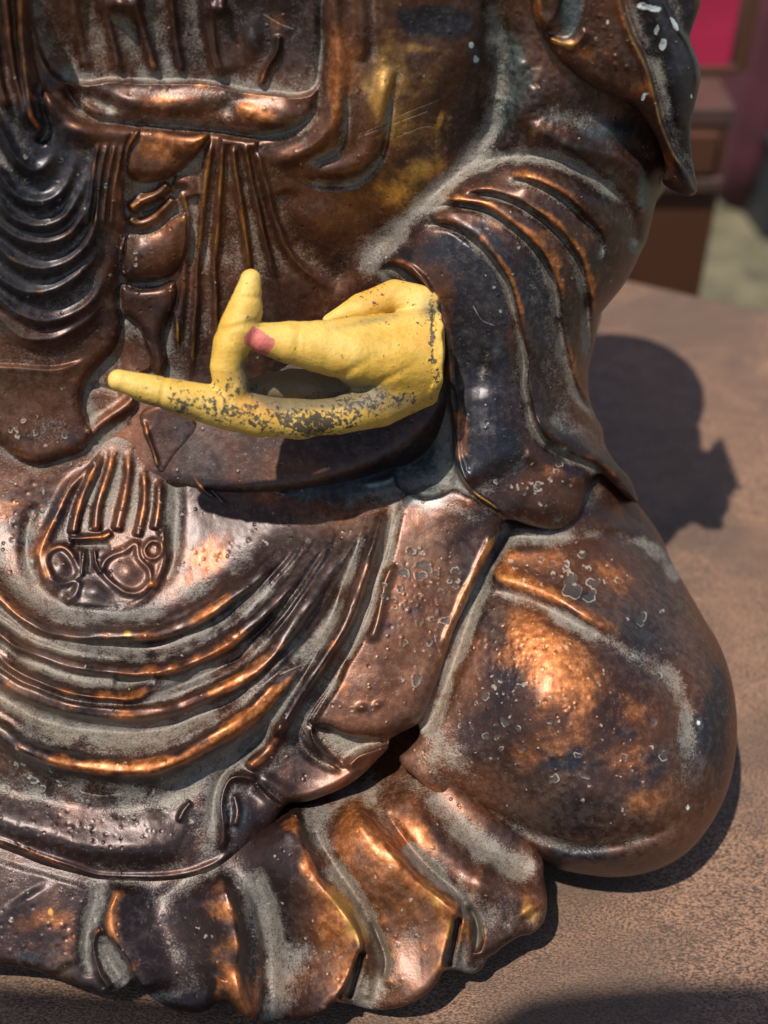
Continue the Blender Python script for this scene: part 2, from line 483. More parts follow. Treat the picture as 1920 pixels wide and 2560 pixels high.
# ------------------------------------------------------------------ mesh plumbing
def make_mesh(name, co, quads, mat, parent=None, masks=None, normals=None, tris=None):
    me = bpy.data.meshes.new(name)
    nq = len(quads)
    me.vertices.add(len(co)); me.vertices.foreach_set('co', np.ascontiguousarray(co, dtype=np.float32).ravel())
    me.loops.add(nq * 4); me.loops.foreach_set('vertex_index', np.ascontiguousarray(quads, dtype=np.int32).ravel())
    me.polygons.add(nq)
    me.polygons.foreach_set('loop_start', np.arange(0, nq * 4, 4, dtype=np.int32))
    me.polygons.foreach_set('loop_total', np.full(nq, 4, dtype=np.int32))
    me.polygons.foreach_set('use_smooth', np.ones(nq, dtype=bool))
    me.update(calc_edges=True)
    if masks:
        for k, a in masks.items():
            at = me.color_attributes.new(name=k, type='FLOAT_COLOR', domain='POINT')
            at.data.foreach_set('color', np.ascontiguousarray(a, dtype=np.float32).ravel())
    if normals is not None:
        me.normals_split_custom_set_from_vertices(normals.astype(np.float32))
    me.materials.append(mat)
    o = bpy.data.objects.new(name, me); COL.objects.link(o)
    if parent is not None: o.parent = parent
    return o

def empty(name, loc, label, cat):
    o = bpy.data.objects.new(name, None); COL.objects.link(o); o.location = loc
    o['label'] = label; o['category'] = cat
    bpy.context.view_layer.update()
    return o

def layer_mesh(H, S_, T, masks, rings, regions=None, name='part', parent=None, mat=None, off=(0, 0, 0)):
    """sheet of relief H over distance T inside signed outline S_, with its rim turned back into the body.
    regions: list of (name, boolean grid, label) cut out as parts of their own"""
    n0 = parent
    ins = S_ > 0
    cell = ins[:-1, :-1] | ins[1:, :-1] | ins[:-1, 1:] | ins[1:, 1:]
    use = np.zeros(S_.shape, bool)
    use[:-1, :-1] |= cell; use[1:, :-1] |= cell; use[:-1, 1:] |= cell; use[1:, 1:] |= cell
    idx = np.full(S_.shape, -1, np.int64); idx[use] = np.arange(use.sum())
    gy, gx = np.gradient(S_, G)
    gl = np.sqrt(gx * gx + gy * gy) + 1e-6
    U = UU.copy(); V = VV.copy()
    out = use & ~ins
    k = np.where(out, -S_ / gl, 0); k = np.clip(k, 0, 2.2 * G)
    U = U + gx / gl * k; V = V + gy / gl * k
    t = T - H * PX
    u = U[use]; v = V[use]; tt = t[use]
    co = P(u, v, tt) - np.array(off)
    ci, cj = np.nonzero(cell)
    q = np.stack([idx[ci, cj], idx[ci + 1, cj], idx[ci + 1, cj + 1], idx[ci, cj + 1]], 1)
    # vertex normals over the whole sheet
    fn = np.cross(co[q[:, 2]] - co[q[:, 0]], co[q[:, 3]] - co[q[:, 1]])
    vn = np.zeros_like(co)
    for c_ in range(4):
        for a_ in range(3):
            vn[:, a_] += np.bincount(q[:, c_], weights=fn[:, a_], minlength=len(co))
    vn /= (np.linalg.norm(vn, axis=1, keepdims=True) + 1e-12)
    mk = {k_: np.stack([a[use] for a in ch], 1) for k_, ch in masks.items()}
    # rim
    e = np.concatenate([q[:, [0, 1]], q[:, [1, 2]], q[:, [2, 3]], q[:, [3, 0]]])
    key = np.minimum(e[:, 0], e[:, 1]) * len(co) + np.maximum(e[:, 0], e[:, 1])
    _, inv, cnt = np.unique(key, return_inverse=True, return_counts=True)
    be = e[cnt[inv] == 1]
    bv = np.unique(be)
    gxs = (gx / gl)[use]; gys = (gy / gl)[use]
    allco = [co]; allq = []
    base = len(co); last = {int(b_): int(b_) for b_ in bv}
    prev = bv.copy(); pos = np.full(len(co), -1); pos[bv] = np.arange(len(bv))
    mrows = {k_: [a] for k_, a in mk.items()}
    prevstart = None
    rimq = []
    start = base
    for (inn, back) in rings:
        ring = P(u[bv] + gxs[bv] * inn, v[bv] + gys[bv] * inn, tt[bv] + back * PX) - np.array(off)
        allco.append(ring)
        cur = start + np.arange(len(bv))
        A = be[:, 0]; B = be[:, 1]
        pa = prev[pos[A]]; pb = prev[pos[B]]
        ca = cur[pos[A]]; cb = cur[pos[B]]
        rimq.append(np.stack([pb, pa, ca, cb], 1))
        prev = cur; start += len(bv)
        for k_ in mk: mrows[k_].append(mk[k_][bv])
    co2 = np.concatenate(allco); rq = np.concatenate(rimq) if rimq else np.zeros((0, 4), int)
    mk2 = {k_: np.concatenate(a) for k_, a in mrows.items()}
    # rim normals
    fn = np.cross(co2[rq[:, 2]] - co2[rq[:, 0]], co2[rq[:, 3]] - co2[rq[:, 1]])
    rn = np.zeros_like(co2)
    for c_ in range(4):
        for a_ in range(3):
            rn[:, a_] += np.bincount(rq[:, c_], weights=fn[:, a_], minlength=len(co2))
    rn /= (np.linalg.norm(rn, axis=1, keepdims=True) + 1e-12)
    n2 = rn.copy(); n2[:len(co)] = vn
    sel = np.zeros(len(co), bool); sel[bv] = True
    n2[:len(co)][sel] = vn[sel] * .6 + rn[:len(co)][sel] * .4
    reg = np.zeros(len(q), int)
    if regions:
        for r_, (nm, M, lb) in enumerate(regions):
            reg[M[ci, cj]] = r_ + 1
    objs = []
    for r_ in range(1 + (len(regions) if regions else 0)):
        qs = q[reg == r_]
        if r_ == 0: qs = np.concatenate([qs, rq]) if len(rq) else qs
        if len(qs) == 0: continue
        ids, inv2 = np.unique(qs.ravel(), return_inverse=True)
        nm = name if r_ == 0 else regions[r_ - 1][0]
        o = make_mesh(nm, co2[ids], inv2.reshape(-1, 4), mat, parent, {k_: a[ids] for k_, a in mk2.items()}, n2[ids])
        if r_ and regions[r_ - 1][2]: o['label'] = regions[r_ - 1][2]
        objs.append(o)
    return objs

def soften(M):
    d = blur(M['mask'][0], 9)
    n = .92 + .45 * vnoise(170, 74) + .50 * vnoise(60, 71) + .40 * vnoise(26, 72)
    M['mask'][0][:] = np.clip(d * n + .06 * vnoise(150, 73), 0, 1.15)

def new_masks():
    return dict(mask=[np.zeros_like(UU, dtype=np.float32) for _ in range(4)],
                mask2=[np.zeros_like(UU, dtype=np.float32) for _ in range(4)])

def auto_wear(H, M, dust=1.0, wear=1.0):
    a = blur(H, 10); c = blur(H, 30); e = blur(H, 60)
    cav = np.clip((a - H) / 5.0, 0, 1) * .35 + np.clip((c - H) / 10.0, 0, 1.2) * .62 + np.clip((e - H) / 24.0, 0, 1) * .30
    M['mask'][0] += dust * np.clip(cav, 0, 1.1)
    cvx = np.clip((H - a) / 4.5, 0, 1) * .45 + np.clip((H - c) / 11.0, 0, 1) * .6
    M['mask'][1] += wear * cvx * (.24 + .26 * vnoise(70, 81) + .16 * vnoise(30, 82))
    M['mask2'][0] += wear * np.clip((H - a) / 4.0 - .5, 0, 1) * (.15 + .35 * vnoise(60, 83))
    M['mask'][0] -= wear * cvx * .6

rsB = np.random.RandomState(11)
def blister(H, M, u, v, r):
    """burst bubble in the lacquer: sunken irregular floor with a thin pale raised rim"""
    R = r * 1.9 + 6
    j0 = max(0, int((u - R - U0) / G)); j1 = min(NU, int((u + R - U0) / G) + 1)
    i0 = max(0, int((v - R - V0) / G)); i1 = min(NV, int((v + R - V0) / G) + 1)
    if j1 <= j0 or i1 <= i0: return
    X = uu[j0:j1][None, :] - u; Y = vv[i0:i1][:, None] - v
    th = np.arctan2(Y, X); k = rsB.rand(4) * 6.28
    rr = r * (1 + .22 * np.sin(2 * th + k[0]) + .16 * np.sin(3 * th + k[1]) + .10 * np.sin(5 * th + k[2]))
    d = np.hypot(X, Y) - rr
    rimw = np.exp(-(d / 1.9) ** 2)
    sl = (slice(i0, i1), slice(j0, j1))
    fillm = smooth01(-d / 3.0)
    H[sl] += 1.1 * rimw - 1.2 * fillm
    M['mask'][3][sl] += rimw * (.35 + .65 * rsB.rand()) * (.8 + .4 * np.sin(th + k[3]))
    if r > 5.5: M['mask2'][2][sl] += fillm * .8
    else: M['mask'][3][sl] += fillm * .45
    M['mask'][0][sl] -= fillm * .3

def bump_at(H, u, v, r, h):
    blob(H, u, v, r, r, h)

def scatter(H, M, u, v, ru, rv, n, r0, r1, rot=0, bumps=False):
    for _ in range(n):
        a, b_ = rsB.randn(2) * .5
        c, s_ = math.cos(rad(rot)), math.sin(rad(rot))
        x = u + (a * ru * c - b_ * rv * s_); y = v + (a * ru * s_ + b_ * rv * c)
        r = r0 + (r1 - r0) * rsB.rand() ** 2.2
        if bumps: bump_at(H, x, y, r, rsB.choice([-1, 1]) * r * .35)
        else: blister(H, M, x, y, r)


# ------------------------------------------------------------------ setting: table, floor
fa = on_plane(1570, 690, 0.0); fb = on_plane(1920, 765, 0.0)
ev = (fb - fa) / np.linalg.norm(fb - fa); nv_ = np.array([ev[1], -ev[0], 0.0])
if nv_[1] > 0: nv_ = -nv_
def table():
    na, nb = 260, 200
    a = np.linspace(-1.7, 0.62, na); b_ = np.linspace(0.0, 1.75, nb)
    A, B = np.meshgrid(a, b_)
    base = fa[None, None, :] + A[..., None] * ev + B[..., None] * nv_
    x, y = base[..., 0], base[..., 1]
    z = 0.0016 * np.sin(7 * x + 3 * y + 1) * np.sin(5 * y - 2 * x) + 0.0009 * np.sin(23 * x - 9 * y) - 0.003
    # soft rolled edge of the cloth, then it hangs
    edge = np.minimum(B, np.minimum(A + 1.7, 0.62 - A))
    z = z - 0.012 * np.clip(1 - edge / 0.012, 0, 1) ** 2
    co = np.stack([x, y, z], -1).reshape(-1, 3)
    ii, jj = np.meshgrid(np.arange(nb - 1), np.arange(na - 1), indexing='ij')
    k = ii * na + jj
    q = np.stack([k, k + na, k + na + 1, k + 1], -1).reshape(-1, 4)
    # hanging skirt all round
    loop = list(range(0, na)) + [i * na + na - 1 for i in range(1, nb)] + list(range(nb * na - 2, (nb - 1) * na - 1, -1)) + [i * na for i in range(nb - 2, 0, -1)]
    lc = co[loop]; n = len(loop)
    cen = lc.mean(0)
    lv = []
    for d in (0.05, 0.70):
        w = np.arange(n) * 0.21
        o = (lc - cen); o[:, 2] = 0; o /= np.linalg.norm(o, axis=1, keepdims=True)
        l2 = lc + o * (0.006 + 0.012 * d * np.sin(w)[:, None]); l2[:, 2] = lc[:, 2] - d
        lv.append(l2)
    co2 = np.concatenate([co] + lv)
    L = np.array(loop); a0 = len(co) + np.arange(n); a1 = a0 + n
    r = np.roll
    q2 = np.stack([L, r(L, -1), r(a0, -1), a0], 1); q3 = np.stack([a0, r(a0, -1), r(a1, -1), a1], 1)
    o = make_mesh('tablecloth', co2, np.concatenate([q, q2, q3]), VELVET)
    o['label'] = "brown velvet cloth spread over the table under the bronze statue"
    o['category'] = "tablecloth"
    return o
table()

def box_obj(name, mat, c, size, rz=0.0, bevel=.004, parent=None, off=(0, 0, 0)):
    import bmesh
    bm = bmesh.new(); bmesh.ops.create_cube(bm, size=1.0)
    bmesh.ops.scale(bm, vec=size, verts=bm.verts)
    if bevel: bmesh.ops.bevel(bm, geom=bm.edges[:], offset=bevel, segments=3, affect='EDGES', profile=.6)
    me = bpy.data.meshes.new(name); bm.to_mesh(me); bm.free()
    for p in me.polygons: p.use_smooth = False
    me.materials.append(mat)
    o = bpy.data.objects.new(name, me); COL.objects.link(o)
    o.location = np.array(c) - np.array(off); o.rotation_euler = (0, 0, rz)
    if parent: o.parent = parent
    return o

FLOORM = simple_material("speckled_floor", (0.045, 0.040, 0.022), (0.15, 0.125, 0.07), .8, 6, .1, 40)
DARKW = simple_material("dark_red_wood", (0.050, 0.020, 0.012), (0.085, 0.034, 0.018), .35, 6, .1, 90, stretch=(1, 1, .2))
TRIM = simple_material("cabinet_trim_wood", (0.060, 0.032, 0.025), (0.085, 0.046, 0.036), .4, 10)
REDC = simple_material("crimson_cloth", (0.32, 0.006, 0.038), (0.42, 0.010, 0.055), .8, 9, .3, 60)
PINKC = simple_material("faded_red_cloth", (0.06, 0.012, 0.018), (0.10, 0.02, 0.03), .85, 9, .3, 60)
STEEL = simple_material("blue_grey_metal", (0.20, 0.27, 0.29), (0.28, 0.36, 0.38), .4, 20, .05, 60, metal=.4)
BLACKM = simple_material("matte_black_plastic", (0.012, 0.013, 0.016), (0.022, 0.024, 0.028), .5, 20)
fl = box_obj('floor', FLOORM, (0, 2.0, -.76), (14, 12, .02), 0, 0)
fl['kind'] = 'structure'

def cloth_heap(name, mat, c, size, rz, seed, label, cat):
    """soft draped bundle: rounded box pushed about by folds"""
    n = 40
    rs = np.random.RandomState(seed)
    th = np.linspace(0, 2 * np.pi, n, endpoint=False); ph = np.linspace(-np.pi / 2, np.pi / 2, 24)
    T_, F_ = np.meshgrid(th, ph)
    def se(w, e): return np.sign(w) * np.abs(w) ** e
    f = 1 + .05 * np.sin(5 * T_ + 2 * F_ + seed) + .03 * np.sin(9 * T_ - 3 * F_)
    x = se(np.cos(F_), .35) * se(np.cos(T_), .45) * f * size[0] / 2
    y = se(np.cos(F_), .35) * se(np.sin(T_), .45) * f * size[1] / 2
    z = se(np.sin(F_), .5) * (1 + .04 * np.sin(4 * T_)) * size[2] / 2 + size[2] / 2
    x = x * (1.0 - .22 * z / size[2])
    co = np.stack([x, y, z], -1).reshape(-1, 3)
    R_ = mathutils.Matrix.Rotation(rz, 3, 'Z')
    co = co @ np.array(R_).T + np.array(c)
    ii, jj = np.meshgrid(np.arange(23), np.arange(n), indexing='ij')
    k = ii * n + jj; k1 = ii * n + (jj + 1) % n
    q = np.stack([k, k1, k1 + n, k + n], -1).reshape(-1, 4)
    o = make_mesh(name, co, q, mat)
    o['label'] = label; o['category'] = cat
    return o

cabx = 0.545
cab = empty('wooden_cabinet', (cabx - .30, 1.32, -.75), "dark red-brown wooden cabinet standing on the floor behind the table", "cabinet")
co_ = (cabx - .30, 1.32, -.75)
box_obj('cabinet_body', DARKW, (cabx - .30, 1.32, -.345), (.60, .42, .81), 0, .004, cab, co_)
box_obj('top_board', TRIM, (cabx - .30, 1.32, .075), (.604, .424, .03), 0, .004, cab, co_)
box_obj('trim_rail', TRIM, (cabx - .30, 1.104, -.035), (.60, .012, .022), 0, .003, cab, co_)
box_obj('drawer_front', DARKW, (cabx - .30, 1.105, .018), (.56, .014, .065), 0, .003, cab, co_)
rp_c = (cabx - .17, 1.26, .092)
rp = empty('crimson_screen', rp_c, "crimson fabric screen standing on the wooden cabinet", "screen")
r1 = box_obj('fabric_panel', REDC, (cabx - .18, 1.26, .36), (.40, .02, .52), 0, .004, rp, rp_c)
box_obj('frame_rail', DARKW, (cabx - .18, 1.255, .098), (.42, .035, .012), 0, .003, rp, rp_c)
box_obj('frame_post', DARKW, (cabx + .040, 1.265, .36), (.022, .03, .53), 0, .003, rp, rp_c)
cloth_heap('cloth_bundle', PINKC, (cabx + .62, 2.6, -.75), (.60, .35, 1.45), .3, 8, "faded dark red cloth bundle standing behind the cabinet", "cloth")
# metal stand and black crate to the right of the cabinet
p = np.array([1.262, 3.38, -.75])
st = empty('metal_stand', p, "blue-grey metal stand with slanted post right of the cabinet", "stand")
a = box_obj('post', STEEL, p + (0.16, 0, .55), (.035, .12, 1.2), 0, .004, st, p); a.rotation_euler = (0, rad(14), .2)
box_obj('foot', STEEL, p + (0.05, 0, .012), (.14, .30, .024), .3, .004, st, p)
p = np.array([1.22, 2.3, -.75])
ck = empty('storage_crate', p, "black plastic storage crate on the floor right of the cabinet", "crate")
box_obj('crate_body', BLACKM, p + (0, .15, .12), (.42, .30, .24), .1, .01, ck, p)
box_obj('crate_lid', BLACKM, p + (0, .15, .252), (.44, .32, .025), .1, .008, ck, p)
box_obj('latch', BLACKM, p + (.0, -.012, .22), (.06, .014, .05), .1, .003, ck, p)

# sheet added out of view; its edge throws the shadow on the front of the cloth
SHADEC = simple_material("shade_sheet_canvas", (0.10, 0.10, 0.09), (0.14, 0.14, 0.12), .9, 8, .2, 60)
def shade_sheet():
    L_ = SUN_DIR
    z0 = 1.3
    edge = [(-1.4, -.285), (-.5, -.292), (-.25, -.298), (-.10, -.312), (.0, -.335), (.04, -.345), (.10, -.308), (.20, -.296), (.33, -.296), (.42, -.31), (.9, -.40)]
    c = curve(edge, step=.03)
    front = np.array([[x, y, 0] - L_ * (z0 / -L_[2]) * 1.0 for x, y in c])
    back = front.copy(); back[:, 1] -= .8; back[:, 2] += .15
    n = len(c)
    top = np.concatenate([front, back]); bot = top - np.array([0, 0, .006])
    co = np.concatenate([top, bot]); i = np.arange(n - 1)
    q = [np.stack([i, i + 1, i + 1 + n, i + n], 1), np.stack([2 * n + i, 3 * n + i, 3 * n + i + 1, 2 * n + i + 1], 1), np.stack([i, 2 * n + i, 2 * n + i + 1, i + 1], 1)]
    aw = empty('shade_sheet', (0, -1.2, z0), "grey canvas sheet added out of view to shade the near edge of the table", "shade_sheet")
    make_mesh('shade_cloth', co - np.array([0, -1.2, z0]), np.concatenate(q), SHADEC, aw)
    box_obj('shade_rail', STEEL, (0, back[0, 1], z0 + .15), (3.0, .03, .03), 0, .003, aw, (0, -1.2, z0))
shade_sheet()

# ------------------------------------------------------------------ the statue
SB = on_plane(900, 1500, 0.0)
statue = empty('bronze_statue', SB, "seated robed bronze statue with brown patina and one yellow painted hand", "statue")
OFF = SB

# ---- outlines (lists of (u, v))
BODY = [(-340, -170), (0, -175), (600, -175), (1200, -175), (1600, -175), (1640, 60), (1685, 250), (1680, 385), (1657, 434), (1648, 480), (1636, 521),
        (1627, 560), (1617, 599), (1604, 626), (1582, 674), (1556, 717), (1521, 760), (1499, 790), (1490, 843), (1478, 895), (1471, 930),
        (1473, 990), (1486, 1034), (1506, 1070), (1513, 1112), (1538, 1155), (1573, 1195), (1590, 1236), (1594, 1258), (1570, 1245), (1535, 1212),
        (1502, 1184), (1478, 1196), (1466, 1230), (1456, 1265), (1443, 1295), (1417, 1317), (1374, 1324), (1320, 1312), (1285, 1300), (1256, 1302),
        (1248, 1332), (1225, 1387), (1199, 1443), (1169, 1504), (1138, 1569), (1116, 1634), (1099, 1690), (1082, 1734), (1056, 1793),
        (1040, 1812), (1010, 1828), (975, 1848), (972, 1868), (940, 1902), (904, 1938), (860, 1968), (808, 1991), (765, 2004), (721, 2008),
        (700, 2030), (688, 2055), (664, 2083), (629, 2128), (590, 2155), (555, 2172), (512, 2192), (456, 2209), (390, 2217), (325, 2214),
        (260, 2209), (195, 2193), (108, 2167), (52, 2141), (0, 2121), (-70, 2095), (-160, 2060), (-260, 2000), (-330, 1880), (-370, 1500), (-360, 1000), (-350, 400)]
SKIRT = [(-300, 1880), (200, 2000), (500, 2050), (600, 1950), (760, 1850), (900, 1780), (1040, 1780), (1120, 1930), (1230, 2030), (1330, 2110),
         (1357, 2150), (1360, 2190), (1366, 2230), (1367, 2273), (1357, 2308), (1330, 2334), (1300, 2341), (1262, 2364), (1240, 2382), (1217, 2398),
         (1206, 2420), (1184, 2434), (1160, 2430), (1138, 2424), (1110, 2428), (1095, 2452), (1073, 2480), (1034, 2505), (1000, 2518), (965, 2524),
         (921, 2522), (880, 2511), (852, 2508), (832, 2508), (812, 2530), (774, 2544), (720, 2550), (678, 2551), (651, 2552), (608, 2539), (573, 2513),
         (547, 2507), (521, 2525), (490, 2533), (450, 2528), (417, 2517), (378, 2493), (350, 2468), (333, 2447), (322, 2458), (304, 2475),
         (278, 2489), (217, 2475), (160, 2455), (74, 2422), (0, 2412), (-110, 2400), (-180, 2340), (-260, 2330), (-330, 2250), (-360, 2080)]
KNEE = [(1120, 1420), (1180, 1310), (1260, 1180), (1430, 1110), (1530, 1150), (1575, 1215), (1594, 1258), (1630, 1306), (1656, 1348), (1675, 1395), (1699, 1439),
        (1734, 1499), (1764, 1552), (1788, 1590), (1810, 1638), (1829, 1699), (1840, 1764), (1843, 1825), (1840, 1880), (1828, 1945), (1808, 2004),
        (1773, 2067), (1721, 2128), (1656, 2169), (1591, 2188), (1526, 2193), (1460, 2186), (1395, 2172), (1330, 2148), (1265, 2116), (1200, 2076),
        (1150, 2040), (1099, 1994), (1034, 1940), (1005, 1912), (998, 1893), (1022, 1872), (1050, 1830), (1020, 1760), (1060, 1600)]
VEIL = [(1290, -175), (1758, -175), (1753, -60), (1752, 0), (1747, 26), (1731, 70), (1725, 100), (1740, 139), (1752, 182), (1748, 217), (1738, 260), (1728, 304),
        (1726, 347), (1733, 412), (1742, 456), (1743, 478), (1728, 490), (1699, 484), (1673, 472), (1655, 452), (1662, 410), (1643, 347),
        (1612, 295), (1582, 260), (1539, 245), (1478, 215), (1426, 176), (1382, 130), (1352, 80), (1330, 30), (1318, -40)]

# ---- macro relief of the body
MB = rbf([(-330, 0, -40), (-330, 400, -20), (-340, 900, -20), (-340, 1400, -60), (-320, 1800, -80), (-200, 400, 70), (-200, 900, 70), (-200, 1500, 20), (-100, -100, 60), (400, -120, 25), (800, -120, 25), (1100, -120, 15), (1300, -120, -30), (1600, -120, -60),
          (0, 50, 60), (200, 100, 20), (400, 80, 0), (620, 120, 0), (820, 100, 18), (1020, 100, 10), (1150, 150, -10), (1240, 180, -60), (1330, 200, -40), (1450, 260, -50), (1600, 300, -110),
          (0, 350, 90), (180, 350, 50), (380, 300, 20), (600, 330, 22), (850, 350, 25), (1020, 350, 0), (1150, 400, -45), (1230, 330, -70), (1350, 330, -30), (1500, 380, -50), (1600, 430, -100),
          (0, 600, 120), (200, 600, 70), (380, 600, 40), (600, 620, 20), (800, 600, -5), (930, 600, -40), (1040, 590, 20), (1180, 560, 70), (1300, 520, 60), (1450, 520, 20), (1560, 600, -50),
          (0, 850, 100), (250, 850, 30), (450, 850, 30), (700, 850, 0), (930, 850, -40), (1060, 850, 0), (1150, 800, 70), (1250, 800, 105), (1350, 850, 75), (1450, 850, 0),
          (0, 1100, 55), (300, 1080, 10), (600, 1100, -22), (850, 1100, -72), (1050, 1100, -70), (1140, 1080, 30), (1250, 1080, 85), (1370, 1080, 40), (1470, 1080, -30),
          (-100, 1350, 35), (200, 1300, 15), (500, 1350, 10), (800, 1280, 0), (1000, 1230, 0), (1180, 1200, 50), (1300, 1230, 45), (1400, 1260, 15), (1530, 1200, -60), (1200, 1330, 5),
          (-100, 1700, 40), (300, 1700, 30), (650, 1650, 15), (900, 1550, 20), (1080, 1550, 0),
          (-100, 2000, 10), (300, 2050, 30), (550, 2020, 5), (750, 1900, -25), (900, 1800, -5), (1020, 1750, -10), (300, 2300, -60), (1000, 2200, -80), (1500, 1500, -120), (1800, 800, -200)])
H = MB + WOB
M = new_masks()
Hm = H.copy()

# left sleeve hanging over the chest (a sheet with its own edge)
LSL = [(-300, -60), (60, -60), (75, 80), (95, 200), (150, 260), (200, 300), (300, 310), (345, 322), (322, 369), (311, 434), (310, 521), (318, 560), (309, 610),
       (296, 665), (289, 730), (298, 775), (301, 808), (280, 869), (243, 912), (214, 956), (204, 999), (216, 1047), (227, 1090), (208, 1121),
       (152, 1143), (87, 1161), (43, 1143), (0, 1105), (-120, 1040), (-300, 1000)]
raise_poly(H, LSL, 26, 34)
folds = [
    [(-120, 190), (-40, 270), (0, 325), (35, 388), (78, 425), (117, 408), (160, 347)],
    [(-120, 330), (-40, 400), (0, 436), (43, 486), (100, 502), (152, 477), (187, 412), (205, 350)],
    [(-120, 430), (-40, 480), (0, 510), (43, 548), (95, 562), (152, 546), (191, 499), (226, 425), (254, 360)],
    [(-120, 500), (-40, 535), (0, 560), (43, 592), (108, 605), (174, 582), (217, 521), (243, 434), (270, 360)],
    [(-120, 555), (-40, 590), (0, 620), (43, 656), (108, 670), (174, 648), (222, 600), (250, 520), (270, 440)],
    [(-120, 640), (-40, 670), (0, 697), (65, 730), (130, 727), (187, 690), (232, 640), (260, 570)],
    [(-120, 700), (-40, 725), (0, 750), (43, 784), (108, 806), (165, 797), (217, 762), (250, 708), (268, 640)],
    [(-120, 760), (-40, 782), (0, 800), (43, 838), (87, 853), (143, 847), (195, 818), (239, 775), (270, 712)]]
for k, f in enumerate(folds):
    ridge(H, f, 15, 19 - .6 * k, .02, .22, pw=1.7)
    paint(M['mask'][0], [(x - 4, y - 8) for x, y in f], 9, .35)
step(H, [(-120, 905), (0, 913), (65, 918), (130, 921), (182, 908), (225, 885)], 12, 6, 50)
for f, w, h in (([(50, -130), (52, 0), (60, 150), (75, 290), (104, 335)], 10, 16), ([(8, -130), (12, 0), (28, 150), (52, 260), (60, 330)], 9, 13),
                ([(-30, -100), (-20, 60), (-5, 200), (25, 290)], 10, 12), ([(90, 200), (105, 260), (115, 320), (90, 370)], 12, -14)):
    ridge(H, f, w, h)
# two raised cords and more pleats where the sleeve gathers at the belt
for x in (232, 252, 272, 292):
    ridge(H, [(x + 18, 352), (x + 6, 420), (x - 6, 500), (x - 14, 570)], 6, 8)
blob(H, 205, 325, 50, 30, 16, 20); blob(H, 120, 250, 40, 40, 14)

# the chest: recessed pleated panel with belt under it
PAN = [(60, -170), (812, -175), (810, 20), (806, 120), (798, 200), (782, 228), (750, 238), (700, 238), (650, 236), (600, 228), (540, 214), (470, 206),
       (400, 204), (330, 202), (270, 198), (210, 205), (150, 195), (110, 150), (85, 50)]
raise_poly(H, PAN, -24, 14)
for f, w, h in (([(240, -120), (250, 0), (275, 80), (296, 185)], 14, 13), ([(335, -120), (345, 30), (372, 120), (395, 195)], 15, 15),
                ([(420, -120), (430, 0), (440, 110), (460, 200)], 12, 13), ([(512, -120), (515, 0), (524, 100), (548, 205)], 14, 18),
                ([(180, -120), (190, 40), (215, 180)], 14, 10),
                ([(700, 85), (692, 130), (668, 170), (650, 222)], 8, 12), ([(540, -100), (560, 20), (575, 10)], 14, 8)):
    ridge(H, f, w, h, .05, .1)
step(H, [(560, 210), (535, 120), (526, 0), (522, -120)], 12, 6, 70)
blob(H, 632, 95, 24, 44, 13); blob(H, 305, 8, 36, 26, 26, 20); blob(H, 550, 22, 22, 18, 14); blob(H, 740, 60, 26, 90, -6)
ridge(H, [(190, 225), (240, 252), (330, 262), (430, 262), (560, 274), (660, 290), (730, 282), (765, 255)], 38, 10, .14, .14, pw=3.0)
for (u, v, a, b_, h, r_) in ((330, 250, 60, 22, 5, 5), (450, 262, 50, 24, 6, -5), (520, 285, 22, 26, -6, 0), (640, 290, 70, 18, 6, 20), (600, 255, 30, 16, -5, 0), (380, 282, 40, 10, -4, 10), (270, 262, 20, 24, -5, 0), (720, 285, 26, 20, 5, 0)):
    blob(H, u, v, a, b_, h, r_)
blob(H, 240, 250, 60, 20, -14, 20); blob(H, 570, 275, 24, 22, -12)
ridge(H, [(150, 195), (180, 250), (230, 292), (330, 305), (430, 312), (540, 328), (640, 340), (720, 326), (778, 288), (800, 225), (806, 100), (812, -130)], 12, -15, .04, .0)
ridge(H, [(838, -130), (840, 60), (846, 200), (838, 290), (803, 345), (750, 380), (700, 395), (640, 380)], 20, 15, 0, .15)
ridge(H, [(858, 215), (863, 262), (862, 310), (852, 358), (830, 386), (795, 400), (755, 402)], 9, -9, .25, .25)
paint(M['mask'][0], [(858, 215), (863, 262), (862, 310), (852, 358), (830, 386), (795, 400), (755, 402)], 9, .9)
ridge(H, [(998, 150), (984, 217), (974, 278), (966, 339), (950, 391), (920, 434), (878, 460), (817, 461), (774, 452), (742, 432)], 10, -11, .15, .2)
paint(M['mask'][0], [(998, 150), (984, 217), (974, 278), (966, 339), (950, 391), (920, 434), (878, 460), (817, 461), (774, 452)], 10, 1.0)
ridge(H, [(970, 150), (952, 270), (930, 360), (885, 415), (820, 428), (760, 416)], 24, 12, .2, .15)
for x, h in ((900, 7), (930, -6)): ridge(H, [(x, -130), (x + 4, 20), (x - 6, 160)], 14, h)
blob(H, 1090, 250, 80, 140, 8); blob(H, 1060, 420, 90, 50, 6, -20)

# belt knot: copper lump, hooked fold, lower lumps
KNOT = [(349, 318), (395, 322), (440, 332), (480, 338), (522, 336), (505, 365), (470, 405), (438, 432), (400, 450), (350, 452), (316, 432), (314, 390), (328, 345)]
raise_poly(H, KNOT, 26, 34)
blob(H, 450, 395, 30, 20, -8, -40)
ridge(H, [(424, 458), (398, 488), (355, 508), (328, 525)], 15, 20, .1, .05)
ridge(H, [(322, 540), (345, 562), (385, 552), (420, 520), (442, 495)], 14, 15, .1, .1)
ridge(H, [(430, 452), (475, 462), (490, 500)], 16, 12)
ridge(H, [(415, 500), (390, 520), (355, 530)], 8, -14)
KN2 = [(318, 585), (350, 590), (400, 578), (440, 545), (468, 545), (472, 600), (455, 650), (425, 685), (370, 702), (312, 692), (300, 640)]
raise_poly(H, KN2, 24, 46)
blob(H, 350, 600, 30, 24, -6)
